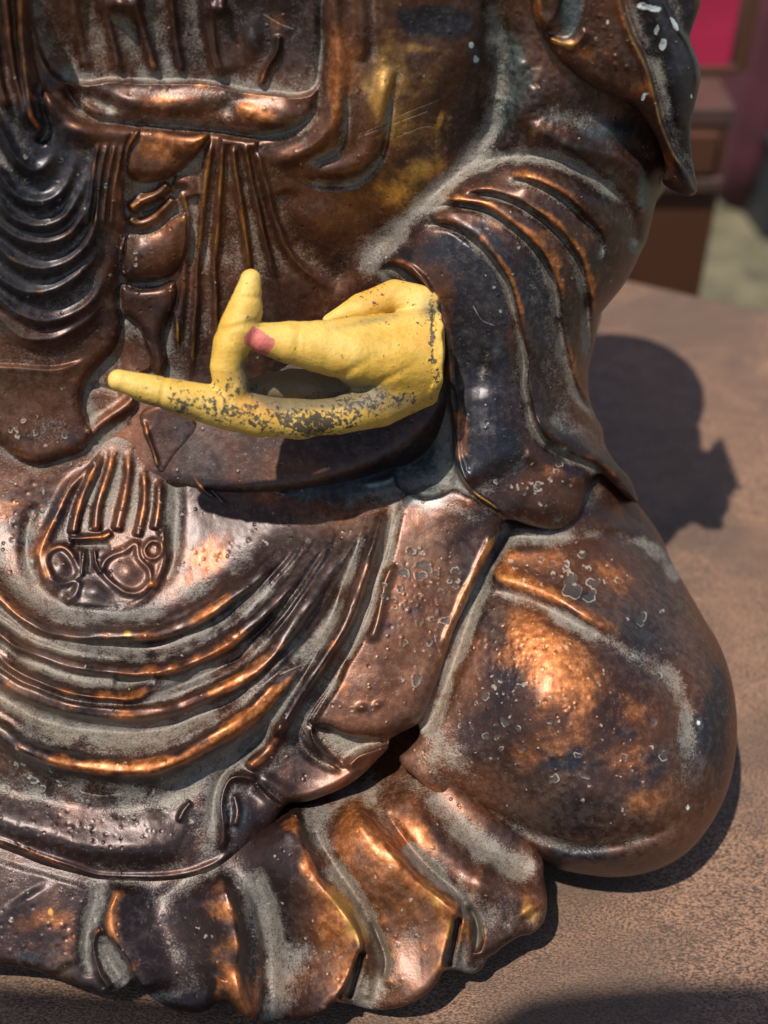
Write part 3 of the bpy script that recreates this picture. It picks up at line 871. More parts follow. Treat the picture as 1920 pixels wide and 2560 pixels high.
KN3 = [(303, 715), (350, 728), (400, 722), (436, 708), (432, 770), (405, 840), (412, 900), (400, 935), (382, 925), (372, 870), (345, 815), (305, 780)]
raise_poly(H, KN3, 22, 26)
blob(H, 358, 712, 46, 13, -9)
step(H, [(300, 790), (345, 830), (378, 870), (376, 915), (340, 935), (290, 930)], 8, 6, 60)
step(H, [(375, 1085), (335, 1060), (339, 990), (330, 950)], -8, 8, 40)
ridge(H, [(345, 985), (315, 1018), (275, 1048), (240, 1075), (226, 1100)], 17, 17)
ridge(H, [(228, 960), (268, 972), (300, 980)], 9, -9)
# shallow shield-shaped cloth end with a hooked edge
SH = [(352, 1040), (400, 1010), (450, 1020), (490, 1060), (482, 1092), (452, 1130), (425, 1165), (402, 1180), (380, 1125)]
raise_poly(H, SH, 11, 16)
ridge(H, [(360, 1045), (378, 1110), (396, 1172)], 7, 8)
ridge(H, [(521, 1100), (518, 1124), (475, 1153), (480, 1185), (520, 1232), (577, 1262)], 7, 9, .1, .3)
ridge(H, [(505, 1100), (455, 1145), (430, 1190)], 14, -9)

# waist ties falling from the belt
ties = [([(532, 345), (522, 400), (508, 520), (498, 640), (488, 760), (478, 880), (470, 980)], 10, 13),
        ([(556, 352), (552, 430), (545, 540), (540, 660), (538, 800), (545, 920)], 9, 12),
        ([(583, 362), (588, 430), (603, 530), (614, 640), (620, 720)], 10, 15),
        ([(612, 358), (626, 434), (646, 540), (668, 640), (700, 740)], 9, 14),
        ([(642, 370), (662, 460), (690, 560), (724, 640), (790, 700), (860, 730)], 12, 13),
        ([(455, 470), (470, 560), (462, 680), (452, 800), (450, 900)], 12, 10),
        ([(428, 720), (440, 800), (440, 880)], 10, 8)]
for f, w, h in ties:
    ridge(H, f, w, h, .06, .25, pw=1.8)
    paint(M['mask2'][0], [(x + 4, y) for x, y in f], 3.2, .55)
ridge(H, [(700, 470), (735, 590), (800, 680), (880, 700)], 40, -12)
blob(H, 800, 560, 90, 60, 10, 20)
ridge(H, [(545, 352), (600, 360), (650, 362)], 16, 10)

# forearm sleeve: creases sweeping round the bent arm
def crease(f, w=9, g=15, o=17, hw=15, h=9):
    """ridge on the outer side of a dusty groove (left of the direction of travel is outer)"""
    ridge(H, f, w, -g, .12, .1)
    slab(H, f, h * 1.25, 8, 30, .1, .1, crest=7, o=-o * .85)
    paint(M['mask'][0], f, w * .95, .75, .05, .05)
    ridge(M['mask'][1], f, 8, .20, .05, .1, o=-o)
    ridge(M['mask2'][0], f, 4, .28, .1, .3, o=-o * .9)
crease([(1030, 580), (1060, 566), (1121, 568), (1164, 590), (1200, 618), (1235, 665), (1265, 717), (1287, 782), (1300, 843), (1308, 904), (1309, 960), (1320, 1012),
        (1330, 1055), (1354, 1101), (1395, 1132), (1443, 1152), (1484, 1168), (1530, 1205)], 10, 17, 20, 17, 12)
crease([(1070, 538), (1110, 520), (1164, 520), (1229, 536), (1294, 582), (1322, 610), (1356, 652), (1382, 700), (1395, 752), (1402, 808), (1405, 869), (1417, 921), (1434, 969),
        (1456, 1008), (1500, 1058)], 9, 16, 19, 16, 12)
crease([(1150, 500), (1190, 490), (1251, 494), (1300, 512), (1340, 538), (1380, 570), (1412, 603), (1443, 648), (1460, 708), (1469, 752), (1470, 795), (1467, 860), (1462, 920)], 9, 15, 18, 14, 11)
crease([(1265, 455), (1330, 462), (1400, 495), (1455, 545), (1500, 600), (1492, 660)], 9, 10, 20, 14, 6)
G0 = [(1180, 450), (1210, 420), (1250, 400), (1330, 394), (1417, 411), (1482, 447), (1539, 490), (1569, 534), (1584, 577), (1588, 620)]
ridge(H, G0, 21, -20, .15, .05); paint(M['mask'][0], G0, 19, .9, .1, 0)
ridge(H, [(1380, 372), (1400, 362), (1460, 370), (1547, 391), (1600, 434), (1618, 499), (1608, 560)], 26, 16, .2, .1)
ridge(H, [(1290, 440), (1400, 470), (1490, 520), (1540, 590)], 34, 14)
# cuff: the sleeve mouth stands proud of the dark hollow under the hand
CUFF = [(1186, 1240), (1160, 1199), (1140, 1142), (1130, 1077), (1118, 982), (1117, 900), (1108, 830), (1092, 780), (1072, 735), (1050, 705), (1012, 676), (975, 662), (930, 680)]
step(H, CUFF, 36, 7, 110, .08, .14, lip=7)
ridge(H, [(1012, 672), (1060, 708), (1090, 765), (1110, 840), (1117, 920)], 6, 8)
ridge(H, [(1125, 1060), (1135, 1142), (1160, 1199), (1190, 1237), (1229, 1265), (1285, 1303)], 7, 7)
step(H, [(1300, 1306), (1229, 1268), (1186, 1238), (1150, 1190)], 10, 6, 50)
ridge(M['mask2'][0], [(1125, 1060), (1135, 1142), (1160, 1199), (1190, 1237), (1229, 1265), (1285, 1303)], 5, .6)
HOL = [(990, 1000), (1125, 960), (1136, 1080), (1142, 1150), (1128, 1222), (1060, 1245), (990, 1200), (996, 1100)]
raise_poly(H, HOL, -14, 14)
ridge(H, [(988, 1010), (995, 1080), (1000, 1150), (975, 1196), (900, 1215)], 9, 9)
blob(H, 1210, 915, 14, 34, -9, 15); blob(H, 1240, 895, 16, 30, 5, 15)
ridge(H, [(1190, 960), (1215, 1080), (1270, 1180), (1330, 1250)], 50, 8)
ridge(H, [(1000, 700), (960, 740), (900, 760)], 40, -14)
# dusty valley between chest and upper arm
VAL = [(1235, -60), (1242, 60), (1252, 150), (1243, 240), (1225, 320), (1185, 390), (1110, 470), (1030, 540), (970, 600), (925, 660)]
ridge(H, VAL, 38, -22, .1, .1); ridge(M['mask'][0], VAL, 30, .62, .2, .0); ridge(M['mask2'][1], [(1250, 60), (1265, 180), (1240, 300), (1220, 370)], 45, .55)
for (u, v, a, b_, h) in ((1330, 260, 30, 60, 12), (1290, 170, 30, 40, 10), (1360, 330, 60, 26, 10), (1300, 350, 20, 50, -10), (1450, 300, 60, 40, -10), (1520, 330, 60, 30, 8)):
    blob(H, u, v, a, b_, h, 20)
H += (vnoise(17, 31) + .6 * vnoise(9, 32)) * 2.0 * np.exp(-(((UU - 1300) / 110) ** 2 + ((VV - 240) / 150) ** 2))

# sleeve bottom gathers
ridge(H, [(1300, 1130), (1350, 1150), (1420, 1190), (1480, 1195)], 22, 12)
ridge(H, [(1326, 1040), (1380, 1085), (1450, 1110), (1510, 1150), (1560, 1210)], 16, 10)
blob(H, 1370, 1240, 70, 50, 12)

# tassel on the lap
raise_poly(H, [(270, 1110), (300, 1095), (345, 1110), (385, 1170), (415, 1200), (410, 1290), (408, 1380), (395, 1440), (350, 1490), (280, 1515), (175, 1508), (125, 1470), (100, 1420), (104, 1370), (140, 1290), (178, 1215), (235, 1150)], 6, 34)
ridge(H, [(250, 1150), (200, 1190), (168, 1225), (140, 1290), (106, 1365), (100, 1400), (114, 1438), (140, 1475), (165, 1505)], 15, 13, .25, .15)
for f, w, h in (([(262, 1125), (226, 1195), (200, 1265), (184, 1338)], 11, 15), ([(292, 1112), (272, 1180), (250, 1255), (240, 1332)], 12, 14), ([(322, 1118), (322, 1190), (308, 1260), (292, 1332)], 12, 15),
              ([(362, 1165), (360, 1240), (348, 1310), (340, 1345)], 10, 13), ([(400, 1195), (396, 1262), (384, 1325)], 11, 13)):
    ridge(H, f, w, h, .25, .06, pw=3.0)
    ridge(M['mask2'][0], [(x + w, y) for x, y in f], 3, .5)
    ridge(M['mask'][0], [(x + w + 5, y) for x, y in f], 6, .6)
ridge(H, [(174, 1342), (215, 1345), (262, 1342), (282, 1330)], 8, 10, .05, .05)
ridge(H, [(176, 1362), (230, 1366), (280, 1365)], 8, -8)
ridge(H, [(118, 1398), (132, 1372), (160, 1364), (184, 1388), (198, 1425), (190, 1446), (160, 1458), (135, 1445)], 9, 8, closed=True)
blob(H, 152, 1412, 26, 32, 9)
ridge(H, [(262, 1405), (285, 1388), (312, 1378), (338, 1360), (348, 1395), (374, 1425), (372, 1455), (345, 1480), (312, 1482), (275, 1455), (255, 1430)], 9, 8, closed=True)
blob(H, 315, 1430, 34, 32, 9)
ridge(H, [(360, 1372), (375, 1352), (398, 1356), (402, 1380), (388, 1396), (368, 1392)], 7, 8, closed=True)
ridge(H, [(402, 1310), (410, 1350), (414, 1395), (400, 1440), (372, 1475)], 12, 14)
ridge(H, [(222, 1372), (226, 1400), (222, 1440)], 7, -9, .1, .3)
ridge(H, [(212, 1372), (208, 1410), (205, 1445)], 5, 8); ridge(H, [(236, 1372), (240, 1410), (252, 1440)], 5, 8)
ridge(H, [(150, 1475), (175, 1505), (215, 1512), (280, 1520), (345, 1502), (390, 1455)], 12, 6)
ridge(H, [(200, 1450), (185, 1490), (160, 1500)], 10, 9)
blob(H, 235, 1480, 34, 26, 10)
ridge(H, [(90, 1250), (70, 1330), (70, 1400), (100, 1460)], 16, -8)
ridge(H, [(440, 1180), (440, 1280), (430, 1400), (400, 1470)], 18, -9)

# swags of cloth across the lap
swags = [
 ([(-120, 1400), (0, 1495), (43, 1531), (108, 1568), (174, 1586), (239, 1592), (304, 1590), (390, 1582), (434, 1570), (499, 1543), (564, 1504), (629, 1456), (690, 1400), (745, 1345), (785, 1290)], 13, 17),
 ([(-120, 1510), (0, 1582), (43, 1612), (108, 1639), (174, 1663), (260, 1677), (347, 1682), (412, 1673), (477, 1650), (564, 1608), (616, 1573), (673, 1521), (724, 1465), (782, 1385), (820, 1338), (865, 1268)], 14, 19),
 ([(-120, 1570), (0, 1636), (43, 1673), (108, 1703), (174, 1725), (260, 1738), (325, 1738), (390, 1718), (440, 1696), (500, 1660)], 13, 16),
 ([(-120, 1630), (0, 1699), (43, 1725), (108, 1751), (174, 1773), (260, 1787), (347, 1787), (434, 1773), (521, 1738), (608, 1695), (673, 1643), (730, 1570), (782, 1495), (826, 1430), (862, 1372), (890, 1320), (912, 1270)], 15, 21),
 ([(-120, 1770), (0, 1826), (43, 1857), (108, 1888), (174, 1905), (260, 1918), (325, 1921), (390, 1914), (456, 1895), (521, 1861), (586, 1821), (640, 1780), (690, 1725), (735, 1675), (782, 1610), (806, 1560)], 19, 24),
 ([(700, 1820), (730, 1770), (774, 1703), (817, 1634), (860, 1565), (895, 1482), (920, 1412), (945, 1330), (968, 1262)], 11, 18),
]
for k, (f, w, h) in enumerate(swags):
    slab(H, f, h * 2.9, w * .8, w * 1.7, 0.0, .18, crest=w * 1.15)
    ridge(M['mask'][1], f, w * 1.1, .12 if k != 4 else .4, 0, .1, o=w * .4)
    ridge(M['mask'][0], f, w * 1.2, .28, 0, .05, o=-w * 2.1)
    ridge(H, f, w * .42, h * (.28 if k % 2 else .2), .25, .3, o=-w * 2.5)
    ridge(H, f, w * .35, -h * .2, .3, .25, o=-w * 1.5)
for f, w, h in (([(560, 1560), (620, 1510), (680, 1450), (735, 1390), (770, 1340)], 8, 9), ([(600, 1640), (670, 1580), (740, 1500), (800, 1410), (838, 1345)], 9, 10),
                ([(640, 1720), (720, 1640), (790, 1545), (845, 1450), (880, 1370), (905, 1310)], 9, 11), ([(-120, 1690), (0, 1765), (100, 1815), (220, 1845), (350, 1850), (470, 1825), (560, 1785)], 16, 8),
                ([(-120, 1460), (0, 1535), (80, 1578), (180, 1618), (300, 1636), (400, 1628)], 9, 8), ([(960, 1270), (940, 1340), (915, 1410)], 7, 9)):
    ridge(H, f, w, h, .2, .2)
for f in (swags[1][0][-7:], swags[3][0][-7:], swags[5][0][2:]):
    paint(M['mask2'][0], [(x + 8, y + 6) for x, y in f], 4, .5)
ridge(H, [(400, 1655), (470, 1680), (540, 1648), (590, 1600)], 24, 12)
ridge(H, [(280, 1710), (340, 1708), (385, 1692)], 14, -10)
# swollen lower edge of the robe
ridge(H, [(-120, 1880), (0, 1960), (120, 1995), (260, 2015), (400, 2000), (500, 1960)], 38, -15, 0, .1)
ridge(H, [(-120, 2010), (0, 2060), (120, 2095), (250, 2120), (390, 2120), (500, 2090)], 40, 14, 0, .1)
ridge(H, [(-120, 2070), (0, 2105), (52, 2124), (108, 2148), (195, 2172), (260, 2187), (325, 2192), (390, 2194), (456, 2186), (512, 2168), (560, 2145), (600, 2105)], 11, 13, 0, .1)
ridge(H, [(482, 2005), (462, 2025), (445, 2055)], 8, 8); blob(H, 478, 2047, 9, 9, -4)
blob(H, 250, 2150, 16, 10, -5)
# gathered corner: trough, curled rim, pockets
TR = [(900, 1340), (872, 1430), (838, 1530), (790, 1640), (745, 1715), (694, 1790), (629, 1861), (586, 1912), (556, 1955), (538, 2017), (532, 2082), (515, 2120)]
ridge(H, TR, 17, -13, .2, .15); paint(M['mask'][0], TR, 17, .8, .15, 0)
RM = [(655, 1962), (628, 1950), (600, 1946), (577, 1953), (564, 1976), (557, 2017), (563, 2065), (562, 2100), (548, 2130)]
ridge(H, RM, 11, 18, .1, .1)
blob(H, 640, 1990, 34, 26, -8, 30); blob(H, 620, 2060, 30, 40, 9)
ridge(H, [(590, 1985), (597, 2030), (590, 2070)], 9, 9)
ridge(H, [(700, 1795), (697, 1835), (672, 1880), (640, 1910), (622, 1930)], 19, 20, .1, .1)
paint(M['mask'][1], [(697, 1835), (672, 1880), (622, 1930)], 16, .4)
ridge(H, [(640, 1945), (680, 1960), (730, 1990), (790, 1985), (860, 1955), (915, 1915)], 18, 8)
step(H, [(645, 1958), (672, 1988), (700, 2010), (720, 2014)], 14, 6, 40)
ridge(H, [(757, 1780), (748, 1815), (758, 1860), (790, 1895), (830, 1915), (862, 1922)], 14, -10)
paint(M['mask'][0], [(757, 1780), (748, 1815), (770, 1870), (830, 1915)], 22, .7)
POCK = [(786, 1818), (815, 1812), (845, 1828), (880, 1842), (925, 1848), (968, 1852), (962, 1866), (925, 1876), (890, 1892), (865, 1918), (850, 1915), (825, 1890), (798, 1858)]
raise_poly(H, POCK, -26, 16)
paint(M['mask'][0], [(800, 1830), (850, 1860), (920, 1862)], 24, .9)
ridge(H, [(782, 1815), (790, 1852), (820, 1890), (852, 1920), (862, 1922)], 6, 9)
ridge(H, [(865, 1920), (900, 1895), (950, 1880), (968, 1860)], 14, 12)

# broad lapel falling over the knee
LAPEL = [(1252, 1304), (1249, 1332), (1225, 1387), (1199, 1443), (1169, 1504), (1138, 1569), (1116, 1634), (1099, 1690), (1082, 1734), (1056, 1793), (1012, 1822), (968, 1836),
         (912, 1838), (869, 1838), (817, 1816), (786, 1806), (775, 1796), (800, 1755), (830, 1712), (852, 1660), (878, 1612), (912, 1538), (939, 1460), (965, 1387), (982, 1322),
         (1000, 1262), (1030, 1230), (1090, 1215), (1150, 1225), (1205, 1268)]
raise_poly(H, LAPEL, 17, 26)
ridge(H, [(1234, 1330), (1205, 1392), (1178, 1450), (1148, 1512), (1118, 1578), (1098, 1640)], 10, 9, .1, .15)
paint(M['mask2'][0], [(1244, 1325), (1212, 1395), (1180, 1468), (1152, 1520)], 9, .75)
paint(M['mask'][1], [(1234, 1330), (1205, 1392), (1148, 1512), (1098, 1640), (1070, 1720)], 16, .55)
ridge(H, [(984, 1402), (962, 1455), (942, 1545), (922, 1612)], 12, 10)
LG = [(1000, 1262), (982, 1322), (965, 1387), (939, 1460), (912, 1538), (878, 1612), (852, 1660), (830, 1712), (800, 1760), (780, 1792)]
ridge(H, LG, 9, -12, .1, .0, o=-6); ridge(M['mask'][0], LG, 11, .9, 0, 0, o=-8)
paint(M['mask'][1], [(820, 1700), (900, 1720), (1000, 1700), (1060, 1660)], 55, .22)
paint(M['mask'][1], [(800, 1800), (850, 1780), (870, 1700)], 24, .3)
blob(M['mask'][2], 1010, 1560, 110, 80, .55, -50)
blob(H, 905, 1770, 14, 9, 7); blob(H, 945, 1765, 11, 8, 6)
step(H, [(1180, 1225), (1228, 1262), (1262, 1304)], 6, 5, 30)

H = MB + warp(H - MB) * 1.35
M['mask'] = [warp(x) for x in M['mask']]
M['mask2'] = [warp(x) for x in M['mask2']]
auto_wear(H - MB, M)

# broad tints: where the lacquer is worn to copper, or dark; the hand's shadow is painted in too
mk = M['mask']; mg = M['mask2']
for (u, v, a, b_, k, rot) in (
    (60, 1330, 110, 120, .55, 0), (520, 1400, 100, 60, .50, -35), (300, 1740, 200, 30, .25, 0), (600, 1640, 90, 40, .55, -35), (640, 1780, 90, 30, .45, -35), (350, 1905, 250, 20, .45, 0),
    (150, 2060, 200, 50, .22, 8), (395, 375, 70, 40, .8, 0), (410, 250, 80, 26, .55, 0), (640, 280, 60, 26, .5, 20), (640, 1150, 60, 40, .75, 60), (420, 590, 40, 40, .3, 0),
    (290, 960, 60, 60, .35, 0), (240, 470, 20, 90, .35, 0), (700, 60, 60, 60, .45, 0), (840, 250, 30, 120, .35, 0), (1000, 480, 90, 60, .38, 0), (1350, 450, 70, 40, .45, 10), (1370, 590, 60, 60, .4, 40),
    (860, 150, 60, 90, .4, 0), (1240, 560, 60, 40, .35, 20), (1410, 330, 40, 50, .55, 20), (1390, 650, 20, 40, .4, 0), (1120, 680, 60, 60, .3, 0), (1480, 700, 60, 60, .3, 0), (1160, 1100, 25, 120, .35, 0),
    (1400, 1180, 90, 30, .45, 20), (660, 1240, 80, 40, .3, 0), (150, 950, 60, 40, .35, 0), (1150, 1260, 60, 40, .3, 0), (480, 1260, 40, 60, .35, 0), (1480, 590, 60, 30, .4, 40), (870, 1140, 210, 90, -.7, 0)):  # negative entry: copper taken out where the hand's shadow is painted
    blob(mk[1], u, v, a, b_, k, rot)
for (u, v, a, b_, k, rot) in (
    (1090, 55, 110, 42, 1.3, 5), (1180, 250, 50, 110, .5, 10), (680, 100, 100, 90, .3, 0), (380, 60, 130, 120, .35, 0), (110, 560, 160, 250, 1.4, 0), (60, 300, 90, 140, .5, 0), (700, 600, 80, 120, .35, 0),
    (1200, 850, 75, 240, 1.3, 0), (1350, 730, 45, 140, 1.1, 0), (1240, 1130, 90, 60, .8, 30), (900, 1120, 210, 110, 1.4, 0), (1050, 1100, 70, 110, 1.4, 0), (780, 1200, 200, 50, .8, 0), (1110, 620, 120, 60, .6, 0), (560, 130, 30, 100, .4, 0),  # entries below the hand darken the lap as its painted shadow
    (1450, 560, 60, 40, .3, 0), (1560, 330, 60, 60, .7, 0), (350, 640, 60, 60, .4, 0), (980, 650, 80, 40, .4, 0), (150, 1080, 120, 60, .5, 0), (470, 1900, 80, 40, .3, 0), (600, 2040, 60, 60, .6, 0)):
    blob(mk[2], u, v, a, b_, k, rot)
for (u, v, a, b_, k, rot) in ((1060, 330, 120, 170, .66, 10), (960, 200, 50, 140, .52, 0), (1020, 470, 120, 60, .45, -25), (700, 40, 60, 60, .3, 0), (880, 520, 120, 50, .3, -30), (1390, 480, 90, 40, .35, 15), (1530, 130, 50, 60, .35, 20), (1340, 330, 70, 26, .6, -15), (1330, 180, 50, 60, .4, 0), (90, 170, 30, 60, .5, 0), (30, 645, 30, 14, .5, 30), (1050, 120, 60, 16, .5, 0),
                             (640, 1165, 40, 30, .35, 0), (880, 420, 60, 20, .3, -30), (320, 1582, 12, 8, .9, 0), (990, 700, 30, 30, .2, 0)):
    blob(mg[0], u, v, a, b_, k, rot)
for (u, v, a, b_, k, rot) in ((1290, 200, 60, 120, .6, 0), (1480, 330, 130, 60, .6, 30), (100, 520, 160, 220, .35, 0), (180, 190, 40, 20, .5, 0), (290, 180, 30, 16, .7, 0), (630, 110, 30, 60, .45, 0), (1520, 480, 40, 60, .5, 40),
                             (870, 1140, 220, 110, 1.3, 0), (1060, 1150, 70, 100, .9, 0), (1610, 480, 20, 60, .9, 0), (1590, 620, 26, 22, .9, 0), (20, 820, 80, 60, .5, 0)):  # large teal entries below the hand tint its painted shadow
    blob(mg[1], u, v, a, b_, k, rot)
for (u, v, a, b_, k, rot) in ((200, 215, 60, 24, .9, 40), (520, 232, 90, 14, .7, 5), (160, 200, 30, 20, .6, 0), (560, 310, 90, 14, .7, 3), (740, 300, 40, 20, .6, -30), (1000, 600, 70, 30, .8, -45), (1090, 500, 70, 30, .6, -40),
                             (230, 1545, 170, 20, .7, 3), (490, 1590, 120, 22, .45, -30), (260, 1840, 260, 26, .65, 0), (520, 2000, 60, 90, .6, 0), (60, 1440, 40, 70, .5, -35), (700, 1430, 90, 40, .4, -45),
                             (1350, 1300, 60, 14, .8, 0), (1180, 1285, 90, 20, .6, 20), (420, 930, 50, 80, .6, 0), (560, 1100, 90, 40, .45, 0), (430, 1330, 16, 110, .7, 0), (90, 1300, 20, 110, .5, 15), (1380, 1060, 60, 20, .6, 30),
                             (1410, 1130, 90, 16, .8, 20), (820, 1250, 90, 20, .3, 0), (300, 1090, 80, 30, .5, 0), (1150, 640, 40, 30, .5, 0), (1330, 760, 20, 60, .2, 0), (930, 620, 50, 60, .6, 0), (250, 1980, 90, 12, .4, 0), (110, 560, 150, 240, -.42, 0), (450, 265, 260, 50, .40, 3), (330, 60, 220, 130, .35, 0), (150, 1080, 160, 60, .35, 0), (480, 700, 60, 260, .3, 0), (620, 560, 60, 160, .3, 0), (250, 960, 60, 120, .3, 0), (1330, 300, 160, 120, .22, 0), (1400, 850, 90, 300, .2, 0), (420, 1130, 160, 70, .25, 0)):
    blob(mk[0], u, v, a, b_, k, rot)
for (u, v, a, b_, k) in ((1640, 1120, 10, 10, .8), (1190, 148, 9, 14, 1.0), (1178, 112, 6, 8, 1.4)):
    blob(mg[3], u, v, a, b_, k)
blob(mg[2], 1187, 140, 12, 26, 1.2, -20)
blob(mg[0], 1100, 300, 5, 16, 1.3, 15); blob(mk[1], 1100, 300, 6, 18, 1.4, 15)

for f in ([(880, 350), (960, 320), (1080, 275)], [(900, 338), (1000, 290), (1110, 245)], [(990, 345), (1060, 318), (1100, 322)], [(1085, 1580), (1092, 1610), (1105, 1645)], [(700, 1445), (660, 1490), (610, 1540)], [(595, 1190), (640, 1215), (720, 1240)],
          [(650, 30), (700, 60), (740, 75)], [(560, 1260), (520, 1215), (500, 1190)], [(1300, 840), (1320, 900), (1316, 950)], [(200, 1980), (260, 1990), (330, 1978)], [(1180, 760), (1205, 800), (1240, 815)], [(690, 1690), (760, 1660), (800, 1650)]):
    paint(M['mask'][3], f, 1.7, .75); ridge(H, f, 1.7, -.6)
scatter(H, M, 60, 1930, 110, 70, 26, 3, 13, 25)
scatter(H, M, 250, 1960, 260, 60, 16, 2.5, 7, 10)
for (u, v, r) in ((1028, 1378, 9), (1057, 1383, 5), (1010, 1432, 12), (1062, 1415, 16), (1052, 1440, 12), (1090, 1432, 8), (1140, 1428, 10), (1138, 1463, 9), (1125, 1452, 6), (1105, 1480, 7), (960, 1463, 6), (962, 1490, 9), (1000, 1472, 8), (985, 1500, 6), (1007, 1515, 6),
                (1090, 1530, 8), (1080, 1548, 6), (1115, 1552, 11), (1050, 1556, 8), (1010, 1608, 8), (1075, 1608, 6), (1042, 1699, 13), (922, 1458, 6), (1005, 1700, 5), (880, 1775, 5), (930, 1770, 6)):
    blister(H, M, u, v, r)
scatter(H, M, 1060, 1480, 130, 130, 14, 2, 5)
scatter(H, M, 1320, 1210, 110, 50, 22, 2.5, 9)
scatter(H, M, 170, 470, 150, 130, 16, 2.5, 8)
scatter(H, M, 100, 1080, 130, 40, 18, 3, 9)
scatter(H, M, 1400, 640, 160, 140, 12, 2.5, 7)
scatter(H, M, 320, 640, 60, 100, 12, 2.5, 7)
scatter(H, M, 300, 1330, 500, 160, 30, 2, 5)
scatter(H, M, 900, 900, 1400, 1400, 150, 1.6, 4.0)
for (u, v, a, b_, n) in ((60, 1330, 140, 160, 40), (150, 2080, 260, 60, 90), (560, 1400, 160, 80, 40), (1060, 1520, 110, 110, 50), (1250, 1200, 160, 60, 30), (800, 200, 800, 500, 120), (900, 1000, 1300, 900, 200)):
    scatter(H, M, u, v, a, b_, n, 2.6, 6, 0, True)

soften(M)
sB = sdf(BODY, 44)
sBs = sB
EDGE = 26.0
Hb = H - 40 * (1 - dome(sB, 44)) * np.where(UU > 1300, 1.0, .75)
# the arm rounds away more widely on its outer side
s2 = sdf([(x, y) for x, y in BODY], 130)
wide = smooth01((UU - 1380) / 120) * smooth01((1180 - VV) / 120) * smooth01((VV - 380) / 100)
Hb = Hb - 95 * (1 - dome(s2, 130)) * wide

def reg(pts): return inside(curve(pts, True))
SLEEVE = [(930, 680), (975, 640), (1040, 560), (1130, 500), (1190, 440), (1250, 395), (1330, 385), (1417, 398), (1500, 440), (1570, 500), (1620, 560), (1700, 560), (1700, 1250), (1640, 1290),
          (1560, 1290), (1480, 1260), (1460, 1310), (1380, 1340), (1290, 1312), (1229, 1272), (1180, 1242), (1150, 1199), (1132, 1142), (1122, 1077), (1110, 982), (1108, 900), (1100, 830), (1064, 735), (1010, 690)]
TASSEL = [(270, 1110), (300, 1095), (345, 1110), (375, 1160), (425, 1180), (420, 1290), (428, 1390), (410, 1450), (370, 1500), (280, 1530), (170, 1522), (125, 1480), (88, 1420), (90, 1370), (130, 1280), (165, 1200), (230, 1150)]
TIES = [(515, 345), (600, 345), (660, 358), (690, 450), (740, 580), (800, 660), (760, 760), (620, 780), (545, 950), (460, 980), (440, 850), (455, 700), (480, 560), (500, 420)]
BELT = [(165, 215), (250, 222), (330, 222), (430, 222), (560, 232), (660, 250), (730, 248), (790, 225), (785, 290), (725, 325), (640, 338), (540, 328), (430, 312), (330, 305), (235, 292), (185, 255)]
LAP = [(-300, 1395), (-100, 1400), (0, 1478), (60, 1525), (150, 1562), (250, 1573), (390, 1562), (499, 1522), (620, 1432), (720, 1330), (790, 1262), (880, 1232), (985, 1235), (1000, 1262), (982, 1322),
       (965, 1387), (939, 1460), (912, 1538), (878, 1612), (830, 1712), (776, 1796), (786, 1808), (817, 1820), (869, 1840), (968, 1842), (1000, 1860), (960, 1960), (700, 2090), (560, 2260), (300, 2280), (-300, 2200)]
regs = [('chest_belt', reg(BELT), "copper-worn belt band with a dusty groove beneath"),
        ('belt_knot', reg(KNOT) | reg(KN2), "knotted lump worn to bright copper"),
        ('waist_ties', reg(TIES), "narrow cords fanning down from the belt"),
        ('tassel', reg(TASSEL), "corded tassel with two scrolled ends"),
        ('lapel', reg(LAPEL), "broad flat lapel spotted with burst blisters"),
        ('left_sleeve', reg(LSL), "blue-black sleeve with nested curved folds"),
        ('forearm_sleeve', reg(SLEEVE), "sleeve with sweeping dusty creases"),
        ('lap_robe', reg(LAP), "robe swags curving across the lap")]
taken = np.zeros((NV, NU), bool); rr_ = []
for nm, m_, lb in regs:
    m2 = m_ & ~taken; taken |= m_
    rr_.append((nm.replace('left_sleeve', 'hanging_sleeve'), m2, lb))
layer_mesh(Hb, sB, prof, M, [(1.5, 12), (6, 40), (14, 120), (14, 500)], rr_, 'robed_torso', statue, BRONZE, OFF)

# ---- unseen back of the figure, its lobes shaped to round the table shadow
BH = 14.0
bu = np.arange(-140, 1760, BH); bvv = np.arange(-140, 1500, BH); bt = np.arange(-200, 1500, BH)
BX, BY, BZ = [a.astype(np.float32) for a in np.meshgrid(bu, bvv, bt, indexing='ij')]
db = None
for (u, v, w, ru, rv, rw) in ((1400, 330, 800, 300, 290, 420), (1220, 720, 800, 290, 320, 420), (700, 300, 500, 600, 420, 560), (600, 900, 500, 700, 420, 560), (1280, 1010, 500, 170, 190, 300)):
    dd = (np.sqrt(((BX - u) / ru) ** 2 + ((BY - v) / rv) ** 2 + ((BZ - w) / rw) ** 2) - 1) * min(ru, rv, rw)
    if db is None: db = dd
    else:
        hh = np.clip(.5 + .5 * (dd - db) / 60, 0, 1); db = dd * (1 - hh) + db * hh - 60 * hh * (1 - hh)
db = np.maximum(db, 140 - BZ)
BACK_FIELD = (db, bu, bvv, bt)

